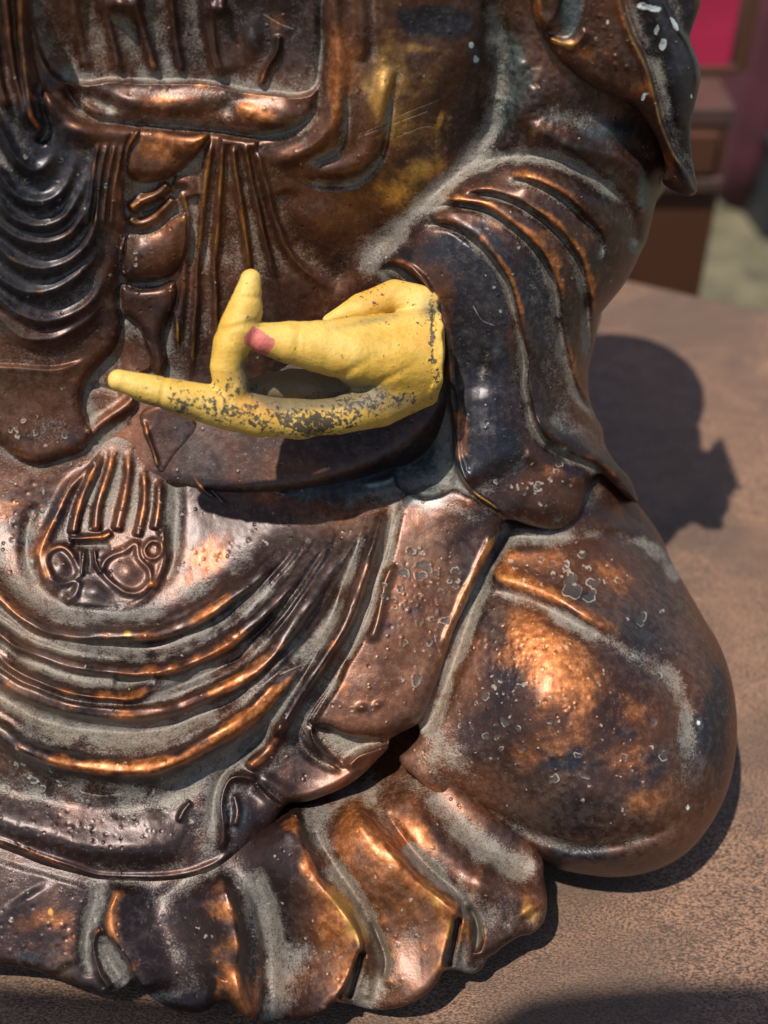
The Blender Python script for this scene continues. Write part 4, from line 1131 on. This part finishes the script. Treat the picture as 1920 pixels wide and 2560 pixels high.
# ---- pleated skirt hem under the robe
MS = rbf([(-100, 2000, -35), (300, 2100, -40), (600, 2050, -80), (700, 1980, -130), (850, 1940, -175), (960, 1900, -190), (860, 2040, -60), (1050, 1950, -110), (1300, 2150, -95),
          (-100, 2380, -5), (100, 2400, 0), (280, 2450, 0), (450, 2500, 5), (620, 2530, 0), (780, 2530, 0), (960, 2500, -5), (1080, 2450, -15), (1180, 2400, -30), (1350, 2280, -70), (1200, 2200, -50),
          (300, 2300, -8), (800, 2250, -18), (1000, 2250, -22), (950, 1800, -220), (1400, 2000, -140)])
H = MS + WOB * .9
M = new_masks()
step(H, [(352, 2500), (332, 2446), (315, 2400), (288, 2365), (262, 2318), (268, 2275), (290, 2228), (300, 2190)], 22, 7, 70, .1, .15)
slab(H, [(308, 2200), (292, 2260), (290, 2320), (312, 2370), (334, 2410), (352, 2450), (375, 2500)], 24, 22, 60, .1, .1, crest=12)
ridge(H, [(262, 2318), (242, 2328), (233, 2350), (236, 2395), (250, 2440), (275, 2478)], 9, 16, .1, .05)
ridge(H, [(262, 2345), (272, 2390), (300, 2440), (318, 2465)], 15, -12)
ridge(H, [(250, 2200), (240, 2260), (222, 2320), (216, 2390), (232, 2450)], 18, -12); paint(M['mask'][0], [(252, 2200), (240, 2260), (218, 2330), (216, 2400)], 20, .75)
ridge(H, [(380, 2220), (420, 2300), (450, 2400), (480, 2500)], 80, -9)
slab(H, [(530, 2170), (560, 2240), (580, 2300), (590, 2360), (588, 2420), (596, 2480), (615, 2540), (640, 2600)], 72, 90, 22, .15, .0, crest=9)
ridge(H, [(555, 2440), (540, 2480), (548, 2505)], 16, 10)
step(H, [(650, 2560), (657, 2450), (654, 2364), (640, 2290), (618, 2230), (600, 2180)], -20, 10, 60, .0, .25)
ridge(H, [(628, 2160), (656, 2220), (676, 2300), (684, 2400), (688, 2540)], 20, -16, .1, 0); paint(M['mask'][0], [(628, 2160), (660, 2230), (690, 2330), (700, 2440), (705, 2540)], 30, .85)
slab(H, [(715, 2010), (745, 2090), (778, 2180), (818, 2240), (865, 2300), (908, 2362), (896, 2410), (860, 2480), (830, 2540), (815, 2600)], 74, 120, 20, .12, .0, crest=9)
step(H, [(838, 2500), (862, 2458), (888, 2402), (906, 2362), (890, 2310), (860, 2260)], -30, 5, 45, .04, .3)
ridge(H, [(908, 2372), (893, 2425), (866, 2500)], 9, -42, .1, .1)
ridge(H, [(930, 2382), (925, 2430), (915, 2500)], 13, 12)
ridge(H, [(780, 2070), (812, 2120), (845, 2175), (885, 2230), (920, 2290), (948, 2345), (960, 2405), (948, 2455)], 14, -20, .1, .1); paint(M['mask'][0], [(760, 2020), (805, 2100), (850, 2170), (905, 2250), (950, 2340), (975, 2400), (965, 2480)], 22, .9)
step(H, [(952, 2470), (966, 2410), (955, 2350), (925, 2285)], 16, 5, 50, .1, .2)
slab(H, [(850, 1990), (920, 2075), (985, 2150), (1050, 2215), (1105, 2262), (1140, 2300), (1135, 2350), (1110, 2420), (1080, 2490), (1060, 2560)], 70, 120, 20, .12, .0, crest=9)
step(H, [(1105, 2420), (1126, 2350), (1142, 2295), (1146, 2262), (1125, 2235)], -26, 5, 40, .04, .3)
ridge(H, [(1146, 2290), (1140, 2345), (1122, 2420)], 9, -45, .1, .1)
ridge(H, [(1165, 2262), (1190, 2300), (1197, 2345), (1192, 2385)], 7, -26, .2, .1)
ridge(H, [(925, 2290), (950, 2340), (966, 2400), (956, 2450)], 7, -24, .2, .1)
ridge(H, [(1168, 2290), (1178, 2350), (1176, 2420)], 12, 12)
ridge(H, [(960, 2030), (1020, 2110), (1080, 2180), (1135, 2230), (1172, 2275), (1192, 2325), (1192, 2380)], 13, -18, .1, .1)
paint(M['mask'][0], [(960, 2030), (1030, 2110), (1090, 2175), (1160, 2230), (1205, 2290), (1225, 2370)], 24, .9)
step(H, [(1186, 2395), (1200, 2335), (1184, 2280), (1150, 2240)], 14, 5, 50, .1, .2)
slab(H, [(990, 1950), (1060, 2070), (1130, 2150), (1200, 2230), (1230, 2300)], 22, 60, 36, .12, .2, crest=9)
ridge(H, [(1060, 1970), (1140, 2060), (1230, 2140), (1330, 2210)], 34, -14); paint(M['mask'][0], [(1020, 1930), (1100, 2040), (1200, 2120), (1350, 2200)], 44, .85)
slab(H, [(1190, 2150), (1243, 2205), (1290, 2240), (1335, 2290)], 24, 60, 34, .15, .1, crest=12)
ridge(H, [(1250, 2330), (1290, 2290), (1350, 2250)], 16, -5)
step(H, [(-60, 2130), (100, 2185), (300, 2235)], 4, 10, 40)
ridge(H, [(60, 2230), (110, 2330), (160, 2430)], 60, 9)
H = MS + warp(H - MS) * 1.3
M['mask'] = [warp(x) for x in M['mask']]
M['mask2'] = [warp(x) for x in M['mask2']]
auto_wear(H - MS, M)
for (u, v, a, b_, k, rot) in ((100, 2330, 130, 90, .75, 10), (300, 2260, 30, 60, .6, 0), (330, 2400, 30, 50, .5, 30), (460, 2330, 90, 90, .2, 0), (560, 2330, 60, 160, .75, 0), (830, 2330, 70, 110, .65, 20), (740, 2090, 26, 80, .5, -20),
                             (1030, 2210, 130, 60, .75, 45), (900, 2050, 80, 50, .5, 45), (1100, 2360, 40, 60, .4, 0), (1040, 2060, 40, 60, .6, -35), (1330, 2280, 30, 50, .6, 0), (1100, 2130, 30, 80, .4, -40), (640, 2500, 50, 50, .5, 0), (700, 2480, 80, 60, .2, 0)):
    blob(M['mask'][1], u, v, a * 1.35, b_ * 1.25, k * .62, rot)
for (u, v, a, b_, k, rot) in ((860, 2260, 20, 90, .8, -38), (890, 2320, 30, 40, .7, 0), (1090, 2250, 50, 30, .7, 40), (590, 2320, 14, 90, .5, 0), (160, 2440, 120, 16, .5, 12), (310, 2360, 10, 60, .5, -30), (1330, 2290, 18, 40, .7, -30), (1128, 2330, 8, 40, .6, 0), (1010, 2130, 50, 20, .4, 40)):
    blob(M['mask2'][0], u, v, a, b_, k, rot)
for (u, v, a, b_, k, rot) in ((60, 2390, 70, 22, .6, 10), (800, 2190, 30, 50, .8, -30), (920, 2150, 40, 20, .9, 0), (860, 2370, 50, 20, .7, 0), (630, 2350, 16, 160, .6, 0), (450, 2280, 60, 60, .3, 0), (110, 2240, 60, 30, .3, 0)):
    blob(M['mask'][2], u, v, a, b_, k, rot)
for (u, v, a, b_, k, rot) in ((700, 2440, 70, 120, .5, 0), (430, 2520, 60, 20, .3, 0), (980, 2440, 60, 80, .55, 0), (100, 2190, 160, 30, .6, 15), (1270, 2250, 90, 90, .4, 0), (420, 2230, 120, 24, .3, 5), (270, 2400, 20, 50, .6, 0),
                             (915, 2440, 14, 60, .7, 0), (1160, 2370, 16, 60, .7, 0), (900, 1980, 100, 60, .6, 0)):
    blob(M['mask'][0], u, v, a, b_, k, rot)
blob(M['mask2'][0], 126, 2280, 7, 10, 1.2)
scatter(H, M, 700, 2300, 900, 240, 90, 1.8, 4.5)
for (u, v, a, b_, n) in ((100, 2340, 180, 90, 60), (700, 2350, 700, 200, 160)):
    scatter(H, M, u, v, a, b_, n, 2.6, 6, 0, True)
soften(M)
sS = sdf(SKIRT, 30)
Hs = H - 24 * (1 - dome(sS, 26))
layer_mesh(Hs, sS, prof + 0, M, [(1.5, 8), (5, 24), (16, 60), (40, 120)], None, 'pleated_skirt_hem', statue, BRONZE, OFF)

# ---- bent knee
MK = rbf([(1100, 1500, -60), (1060, 1750, -40), (1250, 1250, -70), (1450, 1240, -42), (1540, 1190, -62), (1600, 1300, -120), (1300, 1500, 28), (1200, 1650, 28), (1350, 1740, 115), (1500, 1800, 105), (1500, 1550, 52),
          (1650, 1600, -10), (1700, 1800, 45), (1750, 1950, 20), (1600, 2000, 50), (1400, 1980, 40), (1250, 1900, 15), (1100, 1900, -30), (1500, 2150, -20), (1300, 2100, -35), (1800, 1700, -20), (1700, 2150, 0), (1150, 1990, -45), (1900, 1300, -200), (1900, 2200, -40)])
H = MK + WOB * 1.1
M = new_masks()
KR = [(1205, 1438), (1240, 1440), (1308, 1458), (1382, 1490), (1460, 1532), (1540, 1580), (1610, 1630), (1680, 1690)]
ridge(H, KR, 26, 20, .08, .3)
KV = [(1170, 1480), (1240, 1478), (1310, 1492), (1374, 1520), (1460, 1570), (1547, 1605), (1634, 1655), (1690, 1710), (1714, 1774), (1721, 1840), (1722, 1908), (1708, 2010)]
ridge(H, KV, 30, -15, .15, .2); paint(M['mask'][0], KV[2:], 22, .35, .2, .25); blob(M['mask'][0], 1640, 1670, 40, 30, .4)
VT = [(1240, 1400), (1260, 1350), (1330, 1342), (1440, 1338), (1560, 1345), (1640, 1380), (1680, 1430)]
ridge(H, VT, 22, -16, .1, .0); paint(M['mask'][0], VT, 24, .85, .05, 0)
VL = [(1262, 1330), (1225, 1420), (1190, 1500), (1155, 1600), (1125, 1700), (1085, 1790), (1050, 1860)]
ridge(H, VL, 20, -22, .0, .1); ridge(M['mask'][0], VL, 28, .95, .0, .1)
ridge(H, [(1190, 1310), (1300, 1325), (1420, 1332), (1500, 1310), (1600, 1330)], 14, 6)
ridge(H, [(1045, 1900), (1150, 1985), (1280, 2060), (1420, 2112), (1560, 2108), (1660, 2072), (1725, 2020)], 15, -12, .2, .2)
ridge(H, [(1035, 1920), (1130, 2010), (1260, 2090), (1400, 2145), (1540, 2150), (1660, 2120), (1740, 2060)], 22, 8, .1, .1)
ridge(H, [(1760, 1700), (1775, 1800), (1770, 1900), (1740, 2000)], 26, 10)
H = MK + warp(H - MK) * 1.15
M['mask'] = [warp(x) for x in M['mask']]
M['mask2'] = [warp(x) for x in M['mask2']]
auto_wear(H - MK, M, .9, .8)
for (u, v, a, b_, k, rot) in ((1400, 1750, 300, 240, .26, 0), (1310, 1590, 150, 110, .42, 35), (1420, 1700, 160, 90, .28, 40), (1310, 1455, 110, 20, .7, 22), (1500, 1900, 200, 90, .28, 20), (1400, 1410, 140, 40, .3, 15), (1180, 1850, 90, 120, .15, 0), (1600, 1760, 60, 90, .4, 0),
                             (1620, 2010, 90, 40, .35, -20), (1270, 1390, 50, 30, .4, 0), (1560, 1450, 60, 30, .4, 30), (1330, 1900, 90, 60, .3, 0)):
    blob(M['mask'][1], u, v, a, b_, k, rot)
for (u, v, a, b_, k, rot) in ((1400, 1890, 70, 50, .9, 0), (1620, 1930, 60, 90, .8, 20), (1560, 1830, 40, 30, .7, 0), (1250, 1690, 50, 40, .4, 0), (1740, 1850, 40, 140, .75, 0), (1480, 2140, 260, 40, .6, 5), (1800, 1800, 30, 200, .8, 0), (1700, 1450, 70, 120, .45, -30),
                             (1480, 1490, 60, 30, .5, 20), (1230, 1570, 50, 20, .5, 0), (1120, 1980, 60, 30, .4, 40)):
    blob(M['mask'][2], u, v, a, b_, k, rot)
for (u, v, a, b_, k, rot) in ((1250, 1440, 40, 10, .6, 15), (1440, 1600, 60, 14, .35, 30), (1600, 1700, 50, 16, .4, 0), (1350, 1530, 100, 26, .3, 30)):
    blob(M['mask2'][0], u, v, a, b_, k, rot)
for (u, v, a, b_, k, rot) in ((1480, 1240, 30, 60, .6, 20), (1120, 1880, 60, 60, .45, 0), (1690, 1960, 30, 60, .2, 0), (1300, 1360, 100, 20, .4, 5), (1190, 1950, 90, 26, .4, 40), (1080, 1830, 40, 80, .4, 0)):
    blob(M['mask'][0], u, v, a, b_, k, rot)
for (u, v, r) in ((1430, 1467, 26), (1475, 1490, 15), (1484, 1458, 14), (1414, 1413, 10), (1467, 1423, 8), (1457, 1388, 9), (1380, 1408, 8), (1352, 1398, 7), (1602, 1548, 14), (1545, 1452, 7),
                  (1640, 1693, 12), (1655, 1530, 5), (1213, 1742, 9), (1262, 1804, 12), (1295, 1822, 7), (1374, 1804, 7), (1216, 1841, 9), (1242, 1841, 8), (1306, 1874, 9), (1252, 1874, 6), (1293, 1716, 6),
                  (1746, 1808, 15), (1754, 1905, 15), (1660, 1890, 11), (1492, 1710, 8), (1632, 1806, 11), (1385, 1948, 11), (1462, 1938, 10), (1445, 1890, 8), (1250, 1703, 5), (1720, 2018, 5), (1560, 1895, 9)):
    blister(H, M, u, v, r)
blob(M['mask2'][3], 1746, 1806, 9, 12, .7); blob(M['mask2'][3], 1720, 2018, 4, 8, .9)
scatter(H, M, 1250, 1780, 130, 130, 24, 2, 6)
scatter(H, M, 1400, 1420, 200, 60, 30, 2, 6)
scatter(H, M, 1450, 1750, 400, 350, 80, 1.6, 4.5)
for (u, v, a, b_, n) in ((1260, 1600, 120, 90, 110), (1450, 1750, 350, 350, 140)):
    scatter(H, M, u, v, a, b_, n, 2.6, 6, 0, True)
soften(M)
sK = sdf(KNEE, 230)
sK1 = np.clip(sK, -40, 60)
Hk = H - 165 * (1 - dome(sK, 230)) * smooth01((UU - 1080) / 200 + (VV - 1850) / 500) - 14 * (1 - dome(sK1, 30))
layer_mesh(Hk, sK, prof + 0.004, M, [(2, 20), (12, 70), (40, 140), (80, 220), (120, 420)], None, 'knee', statue, BRONZE, OFF)

# ---- veil falling from the head behind the shoulder
MV = rbf([(1330, -150, 30), (1550, -150, 30), (1740, -150, -40), (1380, 60, 10), (1500, 60, 20), (1600, 50, 10), (1700, 50, -30), (1450, 180, 5), (1600, 200, 5), (1690, 200, -10), (1740, 200, -50),
          (1660, 350, -20), (1710, 400, -35), (1735, 480, -50), (1660, 460, -45)])
H = MV + WOB
M = new_masks()
VG = [(1548, -150), (1552, -60), (1558, 0), (1582, 78), (1617, 152), (1647, 252), (1662, 312), (1690, 378), (1716, 420), (1738, 470)]
step(H, [(x - 2, y) for x, y in reversed(VG)], -18, 6, 90, .0, .0)
ridge(H, VG, 8, -10, 0, .1); ridge(H, VG, 10, 9, 0, .1, o=12)
ridge(M['mask2'][0], VG, 5, .6, 0, .2, o=9)
ridge(M['mask'][0], VG, 13, .5, 0, .3, o=-14)
VH = [(1652, -150), (1655, -60), (1662, 0), (1686, 56), (1719, 104), (1738, 150), (1744, 200), (1738, 240)]
ridge(H, VH, 7, 10, 0, .1); step(H, list(reversed(VH)), -14, 6, 60)
ridge(H, [(1600, -60), (1650, 60), (1690, 150), (1700, 240), (1690, 330)], 26, 16, .05, .1)
ridge(H, [(1630, 120), (1665, 230), (1690, 330), (1720, 420)], 12, -6)
LEAF = [(1395, -120), (1475, -120), (1468, 0), (1455, 50), (1430, 90), (1400, 98), (1372, 86), (1366, 70), (1390, 40), (1402, 0)]
raise_poly(H, LEAF, -16, 14)
ridge(H, [(1372, 90), (1400, 108), (1440, 110), (1470, 70)], 10, 8)
ridge(H, [(1340, -60), (1350, 30), (1375, 80)], 14, 12)
blob(H, 1550, 150, 60, 80, 8)
auto_wear(H - MV, M, .8, .9)
for (u, v, a, b_, k, rot) in ((1460, 130, 60, 40, .6, 30), (1560, 100, 40, 90, .25, 0), (1590, 230, 50, 60, .5, 30), (1340, 40, 16, 60, .7, 0), (1670, 400, 16, 60, .5, -25), (1510, 60, 40, 60, .3, 0)):
    blob(M['mask'][1], u, v, a, b_, k, rot)
for (u, v, a, b_, k, rot) in ((1640, 80, 50, 150, 1.0, -15), (1700, 230, 45, 170, 1.2, 0), (1700, 30, 40, 90, 1.0, 0), (1715, 400, 20, 80, .7, 0), (1430, 20, 30, 70, .9, 0)):
    blob(M['mask'][2], u, v, a, b_, k, rot)
blob(M['mask2'][1], 1430, 20, 30, 80, 1.1, 15); blob(M['mask2'][0], 1390, 104, 18, 8, 1.2, 20); blob(M['mask2'][0], 1422, 114, 14, 9, 1.1, 10); blob(M['mask2'][0], 1460, 145, 50, 20, .45, 35)
for (u, v, a, b_, k, rot) in ((1605, 15, 14, 14, 1.0, 0), (1635, 22, 22, 9, 1.0, 10), (1687, 62, 6, 18, 1.3, -25), (1642, 76, 7, 14, 1.1, 15), (1657, 112, 9, 16, 1.2, 10), (1608, 245, 6, 9, 1.1, 20), (1615, 234, 8, 4, 1.0, 0), (1519, 55, 4, 6, 1.0, 0), (1728, 240, 4, 8, .8, 0)):
    blob(M['mask2'][3], u, v, a, b_, k, rot); blob(H, u, v, a, b_, -1.5, rot)
for (u, v, r, h) in ((1538, 162, 5, 4), (1568, 170, 6, 4), (1540, 140, 6, 4), (1575, 100, 6, 2), (1600, 20, 7, 3), (1700, 405, 6, 4), (1500, 40, 5, 3), (1510, 70, 4, 3)):
    bump_at(H, u, v, r, h)
scatter(H, M, 1520, 80, 100, 90, 30, 2.5, 5, 0, True)
scatter(H, M, 1560, 150, 200, 200, 24, 1.6, 4)
soften(M)
sV = sdf(VEIL, 40)
# the lower left border lies behind the shoulder's shadowed crease
Hv = H - 30 * (1 - dome(sV, 34))
layer_mesh(Hv, sV, prof + 0.006, M, [(1.5, 8), (6, 30), (16, 80), (40, 200), (60, 300)], None, 'veil', statue, BRONZE, OFF)

# ---- painted hand, modelled as blended tapering limbs and meshed as one skin
HG = 4.0
hx = np.arange(235, 1150, HG); hy = np.arange(640, 1130, HG); hz = np.arange(-250, 110, HG)   # z: relief, towards the viewer positive
X, Y, Z = np.meshgrid(hx, hy, hz, indexing='ij')
X = X.astype(np.float32); Y = Y.astype(np.float32); Z = Z.astype(np.float32)
HT = 0.868
def capsule(a, b_, ra, rb, flat=1.0):
    a = np.array(a, float); b_ = np.array(b_, float)
    e = b_ - a; L2 = e @ e
    q = np.clip(((X - a[0]) * e[0] + (Y - a[1]) * e[1] + (Z - a[2]) * e[2]) / L2, 0, 1)
    r = ra + (rb - ra) * q
    return np.sqrt((X - a[0] - q * e[0]) ** 2 + (Y - a[1] - q * e[1]) ** 2 + ((Z - a[2] - q * e[2]) * flat) ** 2) - r
def chain(pts, k=10, flat=1.0):
    d = None
    for p0, p1 in zip(pts[:-1], pts[1:]):
        c = capsule(p0[:3], p1[:3], p0[3], p1[3], flat)
        d = c if d is None else smin(d, c, 3)
    return d
def smin(a, b_, k):
    h = np.clip(.5 + .5 * (b_ - a) / k, 0, 1)
    return b_ * (1 - h) + a * h - k * h * (1 - h)
thumb = chain([(660, 846, 40, 40), (720, 856, 30, 53), (800, 866, 15, 66), (895, 878, -10, 88), (985, 888, -45, 106), (1080, 880, -70, 112), (1130, 880, -90, 112)], 14)
index_f = chain([(627, 699, 50, 27), (620, 735, 50, 35), (613, 768, 46, 44), (600, 815, 40, 51), (580, 860, 34, 48), (568, 915, 24, 43), (580, 970, 10, 44)], 22)
middle_f = chain([(297, 951, 28, 28), (391, 977, 22, 39), (477, 1001, 10, 46), (560, 1020, 0, 53), (650, 1040, -8, 53), (750, 1049, -15, 47)], 24)
heel = chain([(740, 1048, -18, 46), (850, 1040, -28, 46), (950, 1005, -45, 62), (1040, 955, -70, 68), (1110, 930, -90, 66)], 16)
hollow = chain([(640, 975, -75, 34), (730, 965, -110, 44), (830, 975, -115, 50), (920, 955, -105, 55)], 20)
wrist_back = chain([(820, 800, -75, 14), (900, 768, -85, 34), (985, 738, -95, 40), (1060, 760, -95, 46), (1120, 800, -100, 50)], 16)
ring_f = chain([(345, 985, -38, 18), (450, 1012, -42, 26), (560, 1030, -50, 32), (700, 1045, -60, 36), (850, 1035, -70, 40)], 12)
d = smin(thumb, heel, 24)
d = smin(d, wrist_back, 9)
d = smin(d, hollow, 18)
d = smin(d, middle_f, 18)
d = smin(d, ring_f, 6)
d = smin(d, index_f, 12)
def groove(p, n_, w, dep, R_):
    global d
    p = np.array(p, float); n_ = np.array(n_, float); n_ /= np.linalg.norm(n_)
    q = (X - p[0]) * n_[0] + (Y - p[1]) * n_[1]
    rr = np.sqrt((X - p[0]) ** 2 + (Y - p[1]) ** 2)
    d = d + dep * np.exp(-(q / w) ** 2) * np.exp(-(rr / R_) ** 4)
groove((404, 985), (1, .22), 6, 3.0, 60); groove((388, 980), (1, .22), 5, 2.0, 60); groove((566, 1020), (1, .3), 7, 3.5, 75); groove((548, 1018), (1, .3), 5, 2, 75)
groove((617, 745), (.1, 1), 6, 3.0, 50); groove((600, 815), (.25, 1), 7, 3.0, 62); groove((610, 798), (.25, 1), 5, -2.5, 62)
groove((745, 862), (1, .1), 7, 2.6, 80); groove((765, 862), (1, .15), 6, 1.8, 80); groove((940, 960), (.5, 1), 8, 4, 110); groove((872, 930), (.6, 1), 12, 5, 60)
# thumb nail plate and small creases
nail = np.sqrt(((X - 652) / 24) ** 2 + ((Y - 852) / 34) ** 2 + ((Z - 68) / 22) ** 2) - 1
# broken collar at the wrist
lim = 1108 - ((Y - 870) / 150) ** 2 * 26 + 3 * np.sin(Y / 21.0 + Z / 30) + 2.5 * np.sin(Y / 8.3 + Z / 14.0 + 2 * np.sin(Y / 31.0))
d = np.maximum(d, X - lim)
collar = np.abs(np.maximum(np.sqrt(((Y - 875) / 122) ** 2 + ((Z + 75) / 118) ** 2), .01) - 1) * 115 - 8
d = smin(d, np.maximum(collar, np.abs(X - lim + 8) - 9), 6)
# ground unevenness
wob = (np.sin(X / 31 + Y / 23) * np.sin(Z / 27 + X / 47) * 0.9 + np.sin(X / 13 - Y / 17 + 1) * np.sin(Z / 11 + Y / 19) * .4)
d = d + wob
def surface_nets(d, xs, ys, zs, HG=HG):
    s = d < 0
    nx, ny, nz = d.shape
    c = np.zeros((nx - 1, ny - 1, nz - 1), np.int32)
    for i in (0, 1):
        for j in (0, 1):
            for k in (0, 1):
                c += s[i:nx - 1 + i, j:ny - 1 + j, k:nz - 1 + k]
    act = (c > 0) & (c < 8)
    idx = np.full(act.shape, -1, np.int64); idx[act] = np.arange(act.sum())
    ai, aj, ak = np.nonzero(act)
    acc = np.zeros((len(ai), 3)); cnt = np.zeros(len(ai))
    cor = [(i, j, k) for i in (0, 1) for j in (0, 1) for k in (0, 1)]
    for a in cor:
        for b_ in cor:
            if sum(abs(x - y) for x, y in zip(a, b_)) != 1 or a > b_: continue
            da = d[ai + a[0], aj + a[1], ak + a[2]]; db = d[ai + b_[0], aj + b_[1], ak + b_[2]]
            m_ = (da < 0) != (db < 0)
            t_ = np.where(m_, da / (da - db + 1e-12), 0)
            for x in range(3):
                acc[:, x] += m_ * (a[x] + t_ * (b_[x] - a[x]))
            cnt += m_
    pos = acc / cnt[:, None] + np.stack([ai, aj, ak], 1)
    out = np.stack([xs[0] + pos[:, 0] * HG, ys[0] + pos[:, 1] * HG, zs[0] + pos[:, 2] * HG], 1)
    qs = []
    for ax in range(3):
        sl0 = [slice(1, -1)] * 3; sl1 = [slice(1, -1)] * 3
        sl0[ax] = slice(0, -1); sl1[ax] = slice(1, None)
        A = s[tuple(sl0)]; B = s[tuple(sl1)]
        ii = np.array(np.nonzero(A != B)).T
        if len(ii) == 0: continue
        flip = A[tuple(ii.T)]
        o = np.ones(3, int); o[ax] = 0
        g = ii + o
        b1 = np.zeros(3, int); b2 = np.zeros(3, int)
        b1[(ax + 1) % 3] = 1; b2[(ax + 2) % 3] = 1
        v0 = idx[tuple((g - b1 - b2).T)]; v1 = idx[tuple((g - b2).T)]; v2 = idx[tuple(g.T)]; v3 = idx[tuple((g - b1).T)]
        q = np.stack([v0, v1, v2, v3], 1)
        q[~flip] = q[~flip][:, ::-1]
        qs.append(q)
    return out, np.concatenate(qs)
hv, hq = surface_nets(d, hx, hy, hz)
hq = hq[(hq >= 0).all(1)]
# light smoothing
for _ in range(4):
    acc = np.zeros_like(hv); n_ = np.zeros(len(hv))
    for a_, b_ in ((0, 1), (1, 2), (2, 3), (3, 0)):
        for x in range(3):
            acc[:, x] += np.bincount(hq[:, a_], hv[hq[:, b_], x], len(hv)) + np.bincount(hq[:, b_], hv[hq[:, a_], x], len(hv))
        n_ += np.bincount(hq[:, a_], minlength=len(hv)) + np.bincount(hq[:, b_], minlength=len(hv))
    hv = hv * .4 + acc / n_[:, None] * .6
hu, hvv, hz_ = hv[:, 0], hv[:, 1], hv[:, 2]
hc = P(hu, hvv, HT - hz_ * PX - 0.044 * np.clip((1100 - hu) / 840, 0, 1)) - OFF
def g2(u, v, a, b_, rot=0):
    c, s_ = math.cos(rad(rot)), math.sin(rad(rot))
    x = ((hu - u) * c + (hvv - v) * s_) / a; y = (-(hu - u) * s_ + (hvv - v) * c) / b_
    return np.exp(-(x * x + y * y))
wear = .95 * g2(600, 1028, 160, 44, 12) + 1.45 * g2(790, 1062, 80, 34, -3) + .55 * g2(430, 1012, 110, 20, 14) + .9 * g2(900, 1010, 90, 40, -10) + .5 * g2(600, 955, 60, 22, 5) + .45 * g2(1080, 775, 40, 50) + .35 * g2(940, 740, 90, 34, -20) + .45 * g2(470, 1000, 60, 20, 10) + .6 * g2(990, 1000, 60, 26, -15) + 1.5 * g2(1080, 840, 8, 90) + .8 * g2(1092, 930, 8, 60) + .5 * g2(1060, 1000, 40, 16, -20) + .4 * g2(582, 970, 60, 12) + .35 * g2(640, 800, 40, 14, 30)
ochre = .7 * g2(640, 1000, 90, 40, 15) + .8 * g2(930, 745, 100, 40, -15) + .6 * g2(1050, 850, 60, 60) + .5 * g2(470, 985, 60, 26, 12) + .5 * g2(570, 930, 30, 30) + .4 * g2(660, 1040, 160, 40, 5)
nailm = ((np.abs((hu - 648) * .83 + (hvv - 853) * .56) / 37) ** 5 + (np.abs(-(hu - 648) * .56 + (hvv - 853) * .83) / 25) ** 5 < 1) & (hz_ > 20)
nailm = np.maximum(nailm, .44 * g2(600, 700, 10, 18, 20) * (hu < 608))
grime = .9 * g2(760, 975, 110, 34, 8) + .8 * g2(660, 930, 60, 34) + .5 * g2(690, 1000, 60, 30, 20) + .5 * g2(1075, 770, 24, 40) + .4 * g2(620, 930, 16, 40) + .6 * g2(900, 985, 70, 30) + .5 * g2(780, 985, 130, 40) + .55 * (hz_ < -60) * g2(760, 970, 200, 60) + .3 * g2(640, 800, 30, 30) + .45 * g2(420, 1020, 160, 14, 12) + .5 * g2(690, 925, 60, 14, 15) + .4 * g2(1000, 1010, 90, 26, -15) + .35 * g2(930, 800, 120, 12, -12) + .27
hm = np.stack([wear, ochre, nailm * 1.0, grime], 1)
hand = make_mesh('hand', hc, hq, HANDM, statue, {'mask': hm})
hand['label'] = "yellow painted hand, thumb touching the bent forefinger, one finger stretched out"

kv, kq = surface_nets(*BACK_FIELD, HG=BH)
kq = kq[(kq >= 0).all(1)]
kc = P(kv[:, 0], kv[:, 1], .90 + kv[:, 2] * PX) - OFF
km = np.zeros((len(kv), 4), np.float32)
make_mesh('robed_back', kc, kq[:, ::-1], BRONZE, statue, {'mask': km, 'mask2': km})
print('tris', sum(len(o.data.polygons) * 2 for o in bpy.data.objects if o.type == 'MESH'))
